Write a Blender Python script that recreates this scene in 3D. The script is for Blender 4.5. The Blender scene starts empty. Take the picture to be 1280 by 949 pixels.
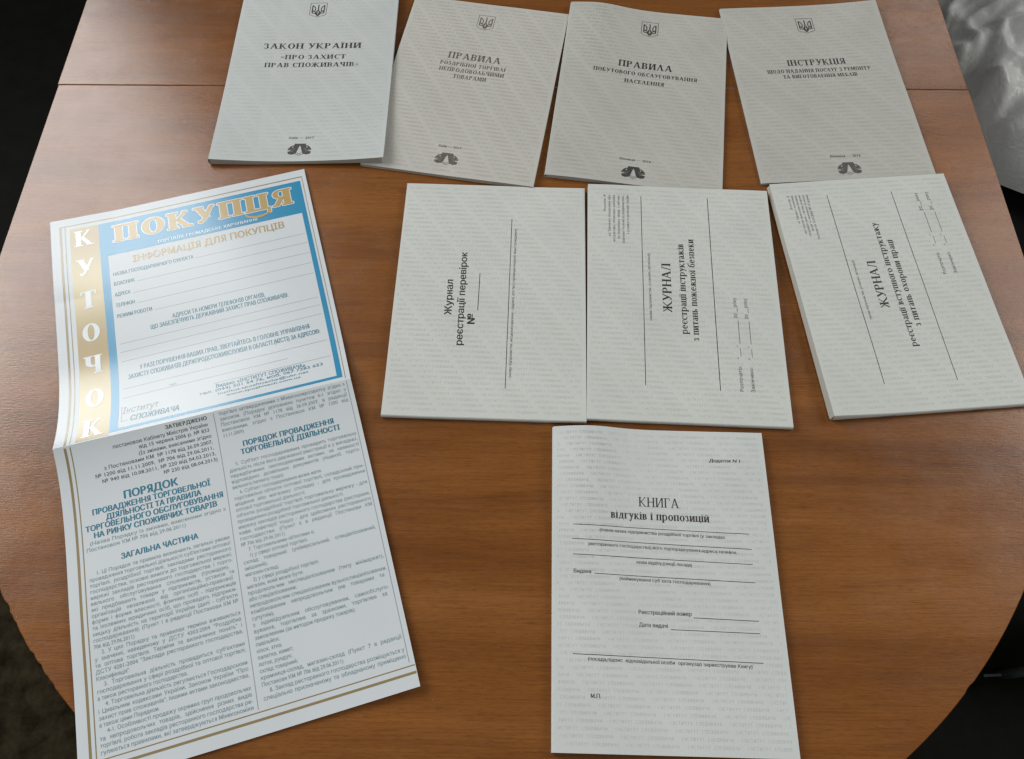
import bpy, bmesh, math, random
from mathutils import Vector, Matrix, noise
random.seed(7)
SC = bpy.context.scene
COL = SC.collection
MM = 0.001
TOP = 750.0                     # table top height above the floor, mm

# ------------------------------------------------------------------ camera
F_PX, PITCH, ROLL, CAM_H = 989.92, 0.449737, 0.005767, 528.48
cd = bpy.data.cameras.new('camera')
cam = bpy.data.objects.new('camera', cd); COL.objects.link(cam)
cd.sensor_width = 36.0; cd.lens = 36.0 * F_PX / 1280.0
cd.clip_start = 0.02; cd.clip_end = 60.0
c_, s_ = math.cos(PITCH), math.sin(PITCH)
fwd = Vector((0, s_, -c_)); up0 = Vector((0, c_, s_)); rt0 = Vector((1, 0, 0))
rt = rt0 * math.cos(ROLL) + up0 * math.sin(ROLL)
up = up0 * math.cos(ROLL) - rt0 * math.sin(ROLL)
cam.matrix_world = Matrix(((rt.x, up.x, -fwd.x, 0), (rt.y, up.y, -fwd.y, 0),
                           (rt.z, up.z, -fwd.z, (TOP + CAM_H) * MM), (0, 0, 0, 1)))
SC.camera = cam

# ------------------------------------------------------------------ light of the room, plus added fill lamps
w = bpy.data.worlds.new('World'); SC.world = w; w.use_nodes = True
bg = w.node_tree.nodes['Background']
bg.inputs[0].default_value = (0.95, 1.0, 1.0, 1); bg.inputs[1].default_value = 0.07

def window_light(name, loc, target, sx, sy, power, col):  # area lamp aimed at a target, for windows and added fills
    l = bpy.data.lights.new(name, 'AREA'); l.shape = 'RECTANGLE'; l.size = sx; l.size_y = sy
    l.energy = power; l.color = col
    o = bpy.data.objects.new(name, l); COL.objects.link(o)
    o.location = loc
    o.rotation_euler = (Vector(target) - Vector(loc)).to_track_quat('-Z', 'Y').to_euler()
    return o
window_light('window_light', (-1.66, 1.5, 2.12), (-1.66, 0.2, 2.12), 1.55, 1.75, 41.0, (0.96, 0.99, 1.0))
window_light('side_window_light', (1.78, 1.5, 2.25), (1.78, 0.2, 2.25), 0.95, 0.95, 6.0, (0.97, 0.99, 1.0))
window_light('small_window_light', (0.96, 1.5, 1.49), (0.96, 0.2, 1.49), 0.34, 0.3, 0.75, (0.97, 0.99, 1.0))
window_light('left_fill_light', (-2.3, 0.95, 2.3), (0.0, 0.2, 0.75), 1.2, 1.2, 31.0, (1.0, 1.0, 0.98))  # added fill from the left, kept out of the tabletop reflections
window_light('right_fill_light', (2.4, 0.95, 2.3), (0.0, 0.2, 0.75), 1.2, 1.2, 26.0, (1.0, 0.99, 0.96))  # matching fill lamp added on the right, no visible source
window_light('back_fill_light', (0.1, -1.5, 2.5), (0.0, 0.2, 0.75), 2.2, 1.0, 12.0, (1.0, 0.99, 0.96))  # fill added behind the camera, where the table cannot mirror it
SC.cycles.filter_width = 1.45

SC.view_settings.view_transform = 'Standard'
SC.view_settings.look = 'None'
SC.view_settings.exposure = 0.08
SC.view_settings.gamma = 1.0
SC.view_settings.use_curve_mapping = False

# ------------------------------------------------------------------ materials
def nodes_of(name):
    m = bpy.data.materials.new(name); m.use_nodes = True
    nt = m.node_tree; b = nt.nodes['Principled BSDF']
    return m, nt, b
def N(nt, kind, **kw):
    n = nt.nodes.new(kind)
    for k, v in kw.items():
        if isinstance(k, str) and hasattr(n, k): setattr(n, k, v)
    return n
def ramp(nt, stops):
    r = nt.nodes.new('ShaderNodeValToRGB'); e = r.color_ramp.elements
    e[0].position, e[0].color = stops[0][0], stops[0][1]
    e[1].position, e[1].color = stops[-1][0], stops[-1][1]
    for p, c in stops[1:-1]:
        x = e.new(p); x.color = c
    return r
def coords(nt, scale, kind='Object'):
    tc = nt.nodes.new('ShaderNodeTexCoord'); mp = nt.nodes.new('ShaderNodeMapping')
    mp.inputs['Scale'].default_value = scale
    nt.links.new(tc.outputs[kind], mp.inputs[0]); return mp
def tex(nt, vec, scale, detail=4, rough=0.55, dist=0.0):
    t = nt.nodes.new('ShaderNodeTexNoise')
    t.inputs['Scale'].default_value = scale; t.inputs['Detail'].default_value = detail
    t.inputs['Roughness'].default_value = rough; t.inputs['Distortion'].default_value = dist
    nt.links.new(vec.outputs[0], t.inputs['Vector']); return t
def mix(nt, a, b, fac, mode='MIX'):
    m = nt.nodes.new('ShaderNodeMix'); m.data_type = 'RGBA'; m.blend_type = mode
    for sock, v in ((m.inputs[6], a), (m.inputs[7], b), (m.inputs[0], fac)):
        if isinstance(v, (tuple, float, int)): sock.default_value = v
        else: nt.links.new(v, sock)
    return m.outputs[2]

def mat_paper(name, col, rough=0.55, spec=0.4, mottle=0.04, fibre=True, coat=0.0):
    m, nt, b = nodes_of(name)
    mp = coords(nt, (1, 1, 1))
    big = tex(nt, mp, 14, 3); fine = tex(nt, mp, 900, 3)
    dark = tuple(c * (1 - mottle * 2) for c in col) + (1,)
    r = ramp(nt, [(0.3, dark), (0.7, col + (1,))]); nt.links.new(big.outputs[0], r.inputs[0])
    f = ramp(nt, [(0.35, (1 - mottle,) * 3 + (1,)), (0.65, (1, 1, 1, 1))]); nt.links.new(fine.outputs[0], f.inputs[0])
    nt.links.new(mix(nt, r.outputs[0], f.outputs[0], 1.0, 'MULTIPLY'), b.inputs['Base Color'])
    b.inputs['Roughness'].default_value = rough; b.inputs['Specular IOR Level'].default_value = spec
    if coat:
        b.inputs['Coat Weight'].default_value = coat; b.inputs['Coat Roughness'].default_value = 0.17; b.inputs['Coat IOR'].default_value = 1.68
    if fibre:
        bu = nt.nodes.new('ShaderNodeBump'); bu.inputs['Strength'].default_value = 0.12; bu.inputs['Distance'].default_value = 0.0004
        nt.links.new(fine.outputs[0], bu.inputs['Height']); nt.links.new(bu.outputs[0], b.inputs['Normal'])
    return m
def mat_ink(name, col, rough=0.5, spec=0.4, coat=0.0, var=0.0):
    m, nt, b = nodes_of(name)
    mp = coords(nt, (1, 1, 1)); t = tex(nt, mp, 700, 2)
    lo = tuple(c * (1 - var) for c in col) + (1,); hi = tuple(min(1, c * (1 + var)) for c in col) + (1,)
    r = ramp(nt, [(0.3, lo), (0.7, hi)]); nt.links.new(t.outputs[0], r.inputs[0])
    nt.links.new(r.outputs[0], b.inputs['Base Color'])
    b.inputs['Roughness'].default_value = rough; b.inputs['Specular IOR Level'].default_value = spec
    if coat: b.inputs['Coat Weight'].default_value = coat; b.inputs['Coat Roughness'].default_value = 0.17; b.inputs['Coat IOR'].default_value = 1.68
    return m

def mat_wood(name, seed, light=1.0):
    m, nt, b = nodes_of(name)
    mp = coords(nt, (0.8, 9.0, 1.0)); mp.inputs['Location'].default_value = (seed, seed * 0.7, 0)
    warp = tex(nt, mp, 2.2, 5, 0.6, 0.6)
    mpf = coords(nt, (3.2, 85.0, 1.0)); mpf.inputs['Location'].default_value = (seed * 2, seed, 0)
    fib = tex(nt, mpf, 9.0, 6, 0.65, 0.3)
    mpp = coords(nt, (40.0, 300.0, 1.0)); mpp.inputs['Location'].default_value = (seed, 0, 0)
    pore = tex(nt, mpp, 4.0, 2, 0.5)
    mpb = coords(nt, (3.0, 5.0, 1)); blot = tex(nt, mpb, 1.3, 3)
    def C(r, g, bl): return (r * light, g * light, bl * light, 1)
    base = ramp(nt, [(0.28, C(0.180, 0.060, 0.010)), (0.45, C(0.222, 0.077, 0.014)), (0.58, C(0.246, 0.089, 0.018)), (0.74, C(0.275, 0.104, 0.024))])
    nt.links.new(warp.outputs[0], base.inputs[0])
    fr = ramp(nt, [(0.30, (0.62, 0.57, 0.52, 1)), (0.5, (0.97, 0.96, 0.95, 1)), (0.72, (1.16, 1.19, 1.22, 1))]); nt.links.new(fib.outputs[0], fr.inputs[0])
    pr = ramp(nt, [(0.34, (0.62, 0.56, 0.5, 1)), (0.5, (1, 1, 1, 1))]); nt.links.new(pore.outputs[0], pr.inputs[0])
    br = ramp(nt, [(0.35, (0.93, 0.93, 0.93, 1)), (0.65, (1.08, 1.08, 1.08, 1))]); nt.links.new(blot.outputs[0], br.inputs[0])
    c1 = mix(nt, base.outputs[0], fr.outputs[0], 0.65, 'MULTIPLY')
    c2 = mix(nt, c1, pr.outputs[0], 0.42, 'MULTIPLY')
    c3 = mix(nt, c2, br.outputs[0], 1.0, 'MULTIPLY')
    mw = coords(nt, (0.5, 5.5, 1.0)); mw.inputs['Location'].default_value = (seed, 4.4 + seed, 0)
    band = tex(nt, mw, 3.6, 5, 0.62, 1.1)
    bd = ramp(nt, [(0.36, (0.74, 0.70, 0.66, 1)), (0.47, (0.95, 0.94, 0.93, 1)), (0.62, (1.13, 1.15, 1.19, 1))]); nt.links.new(band.outputs[0], bd.inputs[0])
    nt.links.new(mix(nt, c3, bd.outputs[0], 0.85, 'MULTIPLY'), b.inputs['Base Color'])
    # lacquer: slightly worn, so the gloss breaks up
    mg = coords(nt, (1, 1, 1)); g = tex(nt, mg, 35, 5, 0.7)
    rr = ramp(nt, [(0.3, (0.20,) * 3 + (1,)), (0.7, (0.29,) * 3 + (1,))]); nt.links.new(g.outputs[0], rr.inputs[0])
    nt.links.new(rr.outputs[0], b.inputs['Roughness'])
    b.inputs['Specular IOR Level'].default_value = 0.8
    mb = coords(nt, (1, 1.6, 1)); gb = tex(nt, mb, 520, 3, 0.6)
    bu = nt.nodes.new('ShaderNodeBump'); bu.inputs['Strength'].default_value = 0.12; bu.inputs['Distance'].default_value = 0.0004
    nt.links.new(gb.outputs[0], bu.inputs['Height'])
    bu2 = nt.nodes.new('ShaderNodeBump'); bu2.inputs['Strength'].default_value = 0.16; bu2.inputs['Distance'].default_value = 0.0006
    nt.links.new(pore.outputs[0], bu2.inputs['Height']); nt.links.new(bu.outputs[0], bu2.inputs['Normal'])
    nt.links.new(bu2.outputs[0], b.inputs['Normal'])
    return m
def mat_plain(name, lo, hi, scale, rough=0.6, bump=0.0, spec=0.4, stretch=(1, 1, 1), metal=0.0):
    m, nt, b = nodes_of(name)
    mp = coords(nt, stretch); t = tex(nt, mp, scale, 6, 0.65)
    r = ramp(nt, [(0.32, lo + (1,)), (0.68, hi + (1,))]); nt.links.new(t.outputs[0], r.inputs[0])
    nt.links.new(r.outputs[0], b.inputs['Base Color'])
    b.inputs['Roughness'].default_value = rough; b.inputs['Specular IOR Level'].default_value = spec
    b.inputs['Metallic'].default_value = metal
    if bump:
        bu = nt.nodes.new('ShaderNodeBump'); bu.inputs['Strength'].default_value = bump; bu.inputs['Distance'].default_value = 0.002
        nt.links.new(t.outputs[0], bu.inputs['Height']); nt.links.new(bu.outputs[0], b.inputs['Normal'])
    return m

PAPER = mat_paper('cover_paper', (0.655, 0.668, 0.63), 0.6, 0.3)
PAPER_DIMMED = mat_paper('cover_paper_dimmed', (0.53, 0.525, 0.485), 0.6, 0.3, 0.05)  # darker copy of the cover paper, far-row dimness put into the colour
PAPER_B1 = mat_paper('cover_paper_bluish', (0.565, 0.59, 0.58), 0.6, 0.3)
PAPER_WARM = mat_paper('cover_paper_warm', (0.555, 0.545, 0.50), 0.6, 0.3)
PAPER_COOL = mat_paper('cover_paper_cool', (0.655, 0.68, 0.665), 0.6, 0.3)
PAGES = mat_paper('inner_pages', (0.62, 0.60, 0.54), 0.7, 0.2)
GLOSSY = mat_paper('leaflet_paper', (0.665, 0.705, 0.73), 0.40, 0.4, 0.02, False, 0.5)
INK = mat_ink('black_ink', (0.040, 0.036, 0.034), 0.5, 0.4, 0, 0.3)
INK_SOFT = mat_ink('grey_ink', (0.10, 0.095, 0.09), 0.55, 0.3, 0, 0.3)
INK_B2 = mat_ink('worn_ink', (0.13, 0.12, 0.10), 0.55, 0.3, 0, 0.3)
MARKINK = mat_ink('mark_ink', (0.055, 0.055, 0.052), 0.5, 0.4, 0, 0.3)
MICRO = {k: mat_ink('background_ink_' + k, c, 0.6, 0.3) for k, c in
         dict(grey=(0.545, 0.55, 0.51), tan=(0.44, 0.40, 0.35), dim=(0.42, 0.41, 0.37), cool=(0.515, 0.53, 0.51)).items()}
L_INK = mat_ink('leaflet_ink', (0.25, 0.345, 0.385), 0.42, 0.5, 1.0)
L_BLUE = mat_ink('leaflet_heading_ink', (0.014, 0.185, 0.285), 0.42, 0.5, 1.0)
L_TEXTBLUE = mat_ink('leaflet_form_ink', (0.03, 0.20, 0.29), 0.42, 0.5, 1.0)
L_DARK = mat_ink('leaflet_dark_ink', (0.09, 0.10, 0.11), 0.42, 0.5, 1.0)
L_FIELD = mat_ink('leaflet_blue_field', (0.0, 0.245, 0.455), 0.36, 0.5, 1.0)
L_GOLD = mat_ink('leaflet_gold', (0.46, 0.31, 0.09), 0.4, 0.5, 1.0)
L_GOLDLINE = mat_ink('leaflet_gold_line', (0.29, 0.215, 0.095), 0.4, 0.5, 1.0)
L_WHITE = mat_ink('leaflet_white', (0.72, 0.75, 0.76), 0.4, 0.5, 1.0)
L_RULE = mat_ink('leaflet_rule_ink', (0.27, 0.30, 0.32), 0.42, 0.5, 1.0)
L_GOLDCOL, nt, b = nodes_of('leaflet_gold_column')
mp = coords(nt, (1, 1, 1)); g = nt.nodes.new('ShaderNodeTexWave'); g.wave_type = 'BANDS'; g.bands_direction = 'Y'
g.inputs['Scale'].default_value = 3.1; g.inputs['Distortion'].default_value = 0.6; g.inputs['Phase Offset'].default_value = 1.2
nt.links.new(mp.outputs[0], g.inputs[0])
r = ramp(nt, [(0.0, (0.42, 0.30, 0.11, 1)), (1.0, (0.60, 0.49, 0.26, 1))]); nt.links.new(g.outputs[1], r.inputs[0])
nt.links.new(r.outputs[0], b.inputs['Base Color']); b.inputs['Roughness'].default_value = 0.4
b.inputs['Coat Weight'].default_value = 1.0; b.inputs['Coat Roughness'].default_value = 0.17; b.inputs['Coat IOR'].default_value = 1.68
STEEL = mat_plain('staple_wire', (0.25, 0.24, 0.23), (0.4, 0.4, 0.4), 90, 0.35, 0, 0.5, (1, 1, 1), 1.0)

# ------------------------------------------------------------------ object helpers
def setp(o, label=None, cat=None, group=None, kind=None):
    if label: o['label'] = label
    if cat: o['category'] = cat
    if group: o['group'] = group
    if kind: o['kind'] = kind
    return o
def root(name, xy, label, cat, group=None, rz=0.0, z=TOP):
    o = bpy.data.objects.new(name, None); COL.objects.link(o)
    o.empty_display_size = 0.02
    o.location = (xy[0] * MM, xy[1] * MM, z * MM); o.rotation_euler = (0, 0, rz)
    return setp(o, label, cat, group)
def make(name, verts, faces, m, parent=None, smooth=False):
    me = bpy.data.meshes.new(name); me.from_pydata(verts, [], faces); me.materials.append(m)
    if smooth:
        for p in me.polygons: p.use_smooth = True
    me.update()
    o = bpy.data.objects.new(name, me); COL.objects.link(o)
    if parent: o.parent = parent
    return o
class MB:
    def __init__(s): s.v = []; s.f = []
    def add(s, vs, fs):
        n = len(s.v); s.v += vs; s.f += [tuple(i + n for i in f) for f in fs]
    def box(s, a, b):
        (x0, y0, z0), (x1, y1, z1) = a, b
        s.add([(x0, y0, z0), (x1, y0, z0), (x1, y1, z0), (x0, y1, z0), (x0, y0, z1), (x1, y0, z1), (x1, y1, z1), (x0, y1, z1)],
              [(0, 3, 2, 1), (4, 5, 6, 7), (0, 1, 5, 4), (1, 2, 6, 5), (2, 3, 7, 6), (3, 0, 4, 7)])
    def tube(s, pts, r, n=10):
        rings = []
        for i, p in enumerate(pts):
            p = Vector(p); d = (Vector(pts[min(i + 1, len(pts) - 1)]) - Vector(pts[max(i - 1, 0)])).normalized()
            a = d.orthogonal().normalized(); b2 = d.cross(a)
            rings.append([tuple(p + (a * math.cos(t) + b2 * math.sin(t)) * r) for t in [2 * math.pi * k / n for k in range(n)]])
        vs = [q for rg in rings for q in rg]; fs = []
        for i in range(len(pts) - 1):
            for k in range(n):
                fs.append((i * n + k, i * n + (k + 1) % n, (i + 1) * n + (k + 1) % n, (i + 1) * n + k))
        fs += [tuple(range(n))[::-1], tuple((len(pts) - 1) * n + k for k in range(n))]
        s.add(vs, fs)
    def obj(s, name, m, parent=None, smooth=False, sc=MM):
        return make(name, [(x * sc, y * sc, z * sc) for x, y, z in s.v], s.f, m, parent, smooth)

# ------------------------------------------------------------------ flat shapes: glyphs
# a glyph = (list of polygons in em units with cap height 1, advance)
SANS = {}
def sans_load(chars):
    cu = bpy.data.curves.new('t', 'FONT'); ob = bpy.data.objects.new('t', cu); COL.objects.link(ob)
    cu.resolution_u = 2; cu.size = 1.0; cu.fill_mode = 'FRONT'
    def ev(body):
        cu.body = body
        bpy.context.view_layer.update()
        dg = bpy.context.evaluated_depsgraph_get(); e = ob.evaluated_get(dg); me = e.to_mesh()
        vs = [(v.co.x, v.co.y) for v in me.vertices]; fs = [tuple(p.vertices) for p in me.polygons]
        e.to_mesh_clear(); return vs, fs
    H = ev('H')[0]; cap = max(y for x, y in H)
    hw = max(x for x, y in ev('HH')[0])
    for ch in chars:
        vs, fs = ([], []) if ch == ' ' else ev(ch)
        vv = ev('H' + ch + 'H')[0]
        adv = (max(x for x, y in vv) - hw) / cap
        SANS[ch] = ([(x / cap, y / cap) for x, y in vs], fs, adv)
    COL.objects.unlink(ob); bpy.data.objects.remove(ob); bpy.data.curves.remove(cu)

def strip(p0, p1, w0, horizontal=True, n=1):
    """quad between two points, width w0 measured horizontally (or vertically)"""
    (x0, y0), (x1, y1) = p0, p1; out = []
    for i in range(n):
        a, b = i / n, (i + 1) / n
        ax, ay, bx, by = x0 + (x1 - x0) * a, y0 + (y1 - y0) * a, x0 + (x1 - x0) * b, y0 + (y1 - y0) * b
        h = w0 / 2
        if horizontal: out.append([(ax - h, ay), (ax + h, ay), (bx + h, by), (bx - h, by)])
        else: out.append([(ax, ay - h), (bx, by - h), (bx, by + h), (ax, ay + h)])
    return out
def arc(cx, cy, rx, ry, a0, a1, S, h, n=12):
    out = []; P = []
    for i in range(n + 1):
        t = math.radians(a0 + (a1 - a0) * i / n)
        c, s = math.cos(t), math.sin(t)
        P.append(((cx + rx * c, cy + ry * s), (cx + (rx - S) * c, cy + (ry - h) * s)))
    for i in range(n): out.append([P[i][0], P[i + 1][0], P[i + 1][1], P[i][1]])
    return out
def rect(x0, y0, x1, y1): return [[(x0, y0), (x1, y0), (x1, y1), (x0, y1)]]

def serif_glyph(ch, S=0.17, h=0.055, f=0.075, wide=1.0, peak=False):
    """hand-drawn roman lettering built from stems, hairlines, bowls and slab serifs"""
    LOW = 'абвгдеєжзиіїйклмнопрстуфхцчшщьюя'
    low = ch in LOW; H = 0.70 if low else 1.0
    U = ch.upper() if low else ch
    if low: S, f = S * 0.9, f * 0.9
    k = H * wide; P = []
    def stem(x, y0=0, y1=None, top=True, bot=True):
        y1 = H if y1 is None else y1
        r = rect(x, y0, x + S, y1)
        if bot: r += rect(x - f, y0, x + S + f, y0 + h)
        if top: r += rect(x - f, y1 - h, x + S + f, y1)
        return r
    def foot(xc, y, w_): return rect(xc - w_, y, xc + w_, y + h)
    x = f
    def cup(W): return x + W
    if U in 'ІЇ':
        P += stem(x); R = x + S + f
        if U == 'Ї' or (low and U == 'І'):
            y = H + 0.1; d = 0.06
            cs = (x + S / 2,) if U == 'І' else (x + S / 2 - 0.12, x + S / 2 + 0.12)
            for c in cs: P += arc(c, y + d, d * 1.1, d * 1.1, 0, 360, d * 1.1, d * 1.1, 8)
    elif U in 'НИЙПЦШЩЛМД':
        Wd = {'Н': .74, 'И': .76, 'Й': .76, 'П': .74, 'Ц': .74, 'Ш': 1.08, 'Щ': 1.08, 'Л': .74, 'М': .92, 'Д': .78}[U] * k
        R0 = x + Wd
        if U in 'НИЙПЦШЩ':
            P += stem(x); P += stem(R0 - S)
            if U == 'Н': P += rect(x + S, H * .48, R0 - S, H * .48 + h)
            if U in 'ИЙ': P += strip((x + S, h), (R0 - S, H - h), h * 1.5)
            if U == 'П': P += rect(x + S, H - h * 1.25, R0 - S, H)
            if U in 'ШЩ':
                P += stem((x + R0 - S) / 2); P += rect(x, 0, R0, h)
            if U in 'ЦЩ':
                P += rect(x + S, 0, R0, h * 1.2); P += rect(R0 - h * .2, -0.20 * k, R0 + h * 1.1, h * 1.1)
            if U == 'Й': P += arc((x + R0) / 2, H + 0.2, 0.17, 0.13, 180, 360, 0.05, 0.06, 8)
        elif U == 'Л' and peak:
            P += strip((x + .04, 0), (x + Wd * .46, H), h * 1.4) + strip((R0 - S * .6, 0), (x + Wd * .46, H), S)
            P += foot(x + .04, 0, f * 1.2) + foot(R0 - S * .6, 0, S * .5 + f)
        elif U == 'Л':
            P += stem(R0 - S, top=False); P += rect(x + Wd * .28, H - h, R0, H)
            P += strip((x + Wd * .12, 0), (x + Wd * .42, H), h * 1.5); P += foot(x + Wd * .12, 0, f * 1.2)
        elif U == 'М':
            P += stem(R0 - S); P += strip((x + h, 0), (x + h, H), h * 1.3); P += foot(x + h, 0, f)
            P += strip((x + S * .6, H), (x + Wd * .47, h), S); P += strip((x + Wd * .47, h), (R0 - S, H), h * 1.3)
            P += foot(x + S * .3, H - h, f * 1.2)
        elif U == 'Д':
            P += stem(R0 - S - .06 * k, top=False, bot=False); P += rect(x + Wd * .3, H - h, R0 - .06 * k, H)
            P += strip((x + Wd * .18, 0), (x + Wd * .42, H), h * 1.5)
            P += rect(x, 0, R0, h); P += rect(x, -.18 * k, x + h, h); P += rect(R0 - h, -.18 * k, R0, h)
        R = R0 + f
    elif U == 'А' and not low or U == 'А' and low and False:
        Wd = .80 * k; P += strip((x + .04, 0), (x + Wd * .46, H), h * 1.4)
        P += strip((x + Wd - S * .6, 0), (x + Wd * .46, H), S); P += rect(x + Wd * .2, H * .3, x + Wd * .7, H * .3 + h)
        P += foot(x + .04, 0, f * 1.2); P += foot(x + Wd - S * .6, 0, S * .5 + f); R = x + Wd + f * .6
    elif U == 'А':      # lowercase a
        Wd = .42 * k / .7; P += rect(x + Wd - S, 0, x + Wd, H * .72); P += rect(x + Wd, 0, x + Wd + f, h)
        P += arc(x + Wd * .5, H * .68, Wd * .5, H * .32, 0, 160, S * .8, h, 8)
        P += arc(x + Wd * .45, H * .27, Wd * .45, H * .27, 70, 300, S * .85, h, 10); R = x + Wd + f
    elif U in 'ВБРЬЯ' and not (low and U in 'БР'):
        Wd = .64 * k
        if U == 'Я':
            R0 = x + Wd; P += stem(R0 - S); cx = x + Wd * .42
            P += arc(cx, H * .73, Wd * .40, H * .27, 90, 270, S * .8, h, 10)
            P += rect(cx, H - h, R0 - S, H) + rect(cx, H * .46, R0 - S, H * .46 + h)
            P += strip((x + S * .35, 0), (x + Wd * .5, H * .48), S * .85); P += foot(x + S * .2, 0, f * 1.2); R = R0 + f
        else:
            P += stem(x, top=(U != 'Б') or True); cx = x + Wd * .52
            if U in 'ВР':
                P += arc(cx, H * .74, Wd * .42, H * .26, -90, 90, S * .9, h, 10)
                P += rect(x + S, H - h, cx, H) + rect(x + S, H * .48, cx, H * .48 + h)
            if U in 'ВБЬ':
                hh = .27 if U != 'Ь' else .29
                P += arc(cx, H * hh, Wd * .50, H * hh, -90, 90, S * .95, h, 10)
                P += rect(x + S, 0, cx, h) + rect(x + S, H * hh * 2 - h, cx, H * hh * 2)
            if U == 'Б': P += rect(x, H - h, x + Wd * .95, H) + rect(x + Wd * .95 - h, H * .78, x + Wd * .95, H)
            R = x + Wd + f * .8
    elif U == 'Р':      # lowercase with descender
        Wd = .62 * k / .75; P += stem(x, -.28, H, top=False); P += rect(x - f, H - h, x + S, H)
        P += arc(x + Wd * .48, H * .5, Wd * .5, H * .5, -150, 150, S * .9, h, 12); R = x + Wd + f * .3
    elif U == 'Б':
        Wd = .6 * k / .75; P += arc(x + Wd * .5, H * .46, Wd * .5, H * .46, 0, 360, S * .95, h, 14)
        P += strip((x + S * .45, H * .5), (x + Wd * .35, H * 1.3), S * .8); P += strip((x + Wd * .3, H * 1.32), (x + Wd, H * 1.42), h * 1.6, False); R = x + Wd + f * .4
    elif U in 'ГТЕ' and not (low and U == 'Е'):
        Wd = {'Г': .56, 'Т': .70, 'Е': .60}[U] * k; R0 = x + Wd
        if U == 'Т':
            P += stem(x + Wd / 2 - S / 2, top=False); P += rect(x, H - h, R0, H); P += rect(x, H * .76, x + h, H) + rect(R0 - h, H * .76, R0, H)
        else:
            P += stem(x); P += rect(x, H - h, R0, H) + rect(R0 - h, H * .76, R0, H)
            if U == 'Е': P += rect(x + S, H * .47, x + Wd * .72, H * .47 + h) + rect(x, 0, R0, h) + rect(R0 - h, 0, R0, H * .24) + rect(x + Wd * .66, H * .38, x + Wd * .66 + h, H * .62)
        R = R0 + f * .5
    elif U in 'ОСЄЮФ' or (low and U == 'Е'):
        rx = .40 * k; cy = H / 2; ry = H / 2 + .012
        if U == 'Ю':
            P += stem(x); cx = x + S + .12 * k + rx * .9; P += rect(x + S, H * .47, cx - rx * .9 + S * .5, H * .47 + h)
            P += arc(cx, cy, rx * .9, ry, 0, 360, S, h, 18); R = cx + rx * .9 + f * .4
        elif U == 'Ф':
            cx = x + rx; P += stem(cx - S / 2, -.28 if low else 0, H + (.25 if low else 0))
            P += arc(cx, cy, rx * 1.05, ry * .72, 0, 360, S * .9, h, 18); R = cx + rx + f
        else:
            cx = x + rx - f * .3
            if U == 'О': P += arc(cx, cy, rx, ry, 0, 360, S, h, 20)
            elif U == 'Е': P += arc(cx, cy, rx * .92, ry, 0, 320, S * .95, h, 18) + rect(cx - rx * .8, H * .5, cx + rx * .8, H * .5 + h)
            else:
                P += arc(cx, cy, rx, ry, 45, 315, S, h, 16); P += rect(cx + rx * .7, H * .7, cx + rx * .7 + h, H * 1.0)
                if U == 'Є': P += rect(cx - rx * .7, H * .47, cx + rx * .45, H * .47 + h)
            R = cx + rx + f * .3 - (.1 * k if U in 'СЄ' else 0)
    elif U == 'З':
        Wd = .56 * k; cx = x + Wd * .42
        P += arc(cx, H * .74, Wd * .44, H * .26, -90, 150, S * .85, h, 10); P += arc(cx, H * .27, Wd * .54, H * .27, -150, 90, S * .95, h, 12)
        P += rect(x - f * .2, H * .68, x - f * .2 + h, H * .95); R = x + Wd + f * .5
    elif U == 'К' or U == 'Ж':
        Wd = .72 * k
        if U == 'К':
            P += stem(x); a = x + S
        else:
            mxx = x + Wd * .62; P += stem(mxx - S / 2); a = mxx + S / 2
            l = mxx - S / 2
            P += strip((l, H * .47), (x + .05, H - h), h * 1.6) + strip((l - S * .2, H * .55), (x, 0), S * .75)
            P += foot(x, 0, f * 1.1) + foot(x + .05, H - h, f * 1.1)
        e = x + Wd + (Wd * .5 if U == 'Ж' else 0)
        P += strip((a, H * .45), (e - S * .6, H - h), h * 1.6) + strip((a + S * .25, H * .55), (e - S * .3, 0), S * .9)
        P += foot(e - S * .3, 0, S * .4 + f) + foot(e - S * .6, H - h, f * 1.2); R = e + f
    elif U == 'У':
        Wd = .72 * k; d = -.28 if low else 0
        P += strip((x + S * .5, H), (x + Wd * .55, H * .3), S); P += strip((x + Wd - h, H), (x + Wd * .35, d + h), h * 1.8)
        P += foot(x + S * .5, H - h, S * .5 + f * .8) + foot(x + Wd - h, H - h, f)
        P += arc(x + Wd * .24, d + .09, Wd * .14, .09, 90, 360, S * .6, h, 8); R = x + Wd + f * .4
    elif U == 'Х':
        Wd = .76 * k; P += strip((x + S * .5, H), (x + Wd - S * .5, 0), S) + strip((x + Wd - .05, H), (x + .04, 0), h * 1.6)
        P += foot(x + S * .5, H - h, S * .5 + f * .7) + foot(x + Wd - S * .5, 0, S * .5 + f * .7) + foot(x + Wd - .05, H - h, f) + foot(x + .04, 0, f); R = x + Wd + f * .5
    elif U == 'Ч':
        Wd = .66 * k; R0 = x + Wd; P += stem(R0 - S); P += rect(x, H * .62, x + S, H) + foot(x + S / 2, H - h, S / 2 + f)
        P += arc(x + Wd * .5, H * .64, Wd * .5, H * .26, 180, 300, S, h * 1.3, 8); P += rect(x + Wd * .5, H * .38, R0 - S, H * .38 + h * 1.3); R = R0 + f
    elif U == '«' or U == '»':
        sg = -1 if U == '«' else 1
        for q in (0, .22):
            cx = x + .12 + q
            P += strip((cx - sg * .07, .62), (cx + sg * .07, .4), .07) + strip((cx + sg * .07, .4), (cx - sg * .07, .18), .07)
        R = x + .48
    elif U == ' ': R = .34
    else:
        return None
    return P, R

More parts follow.
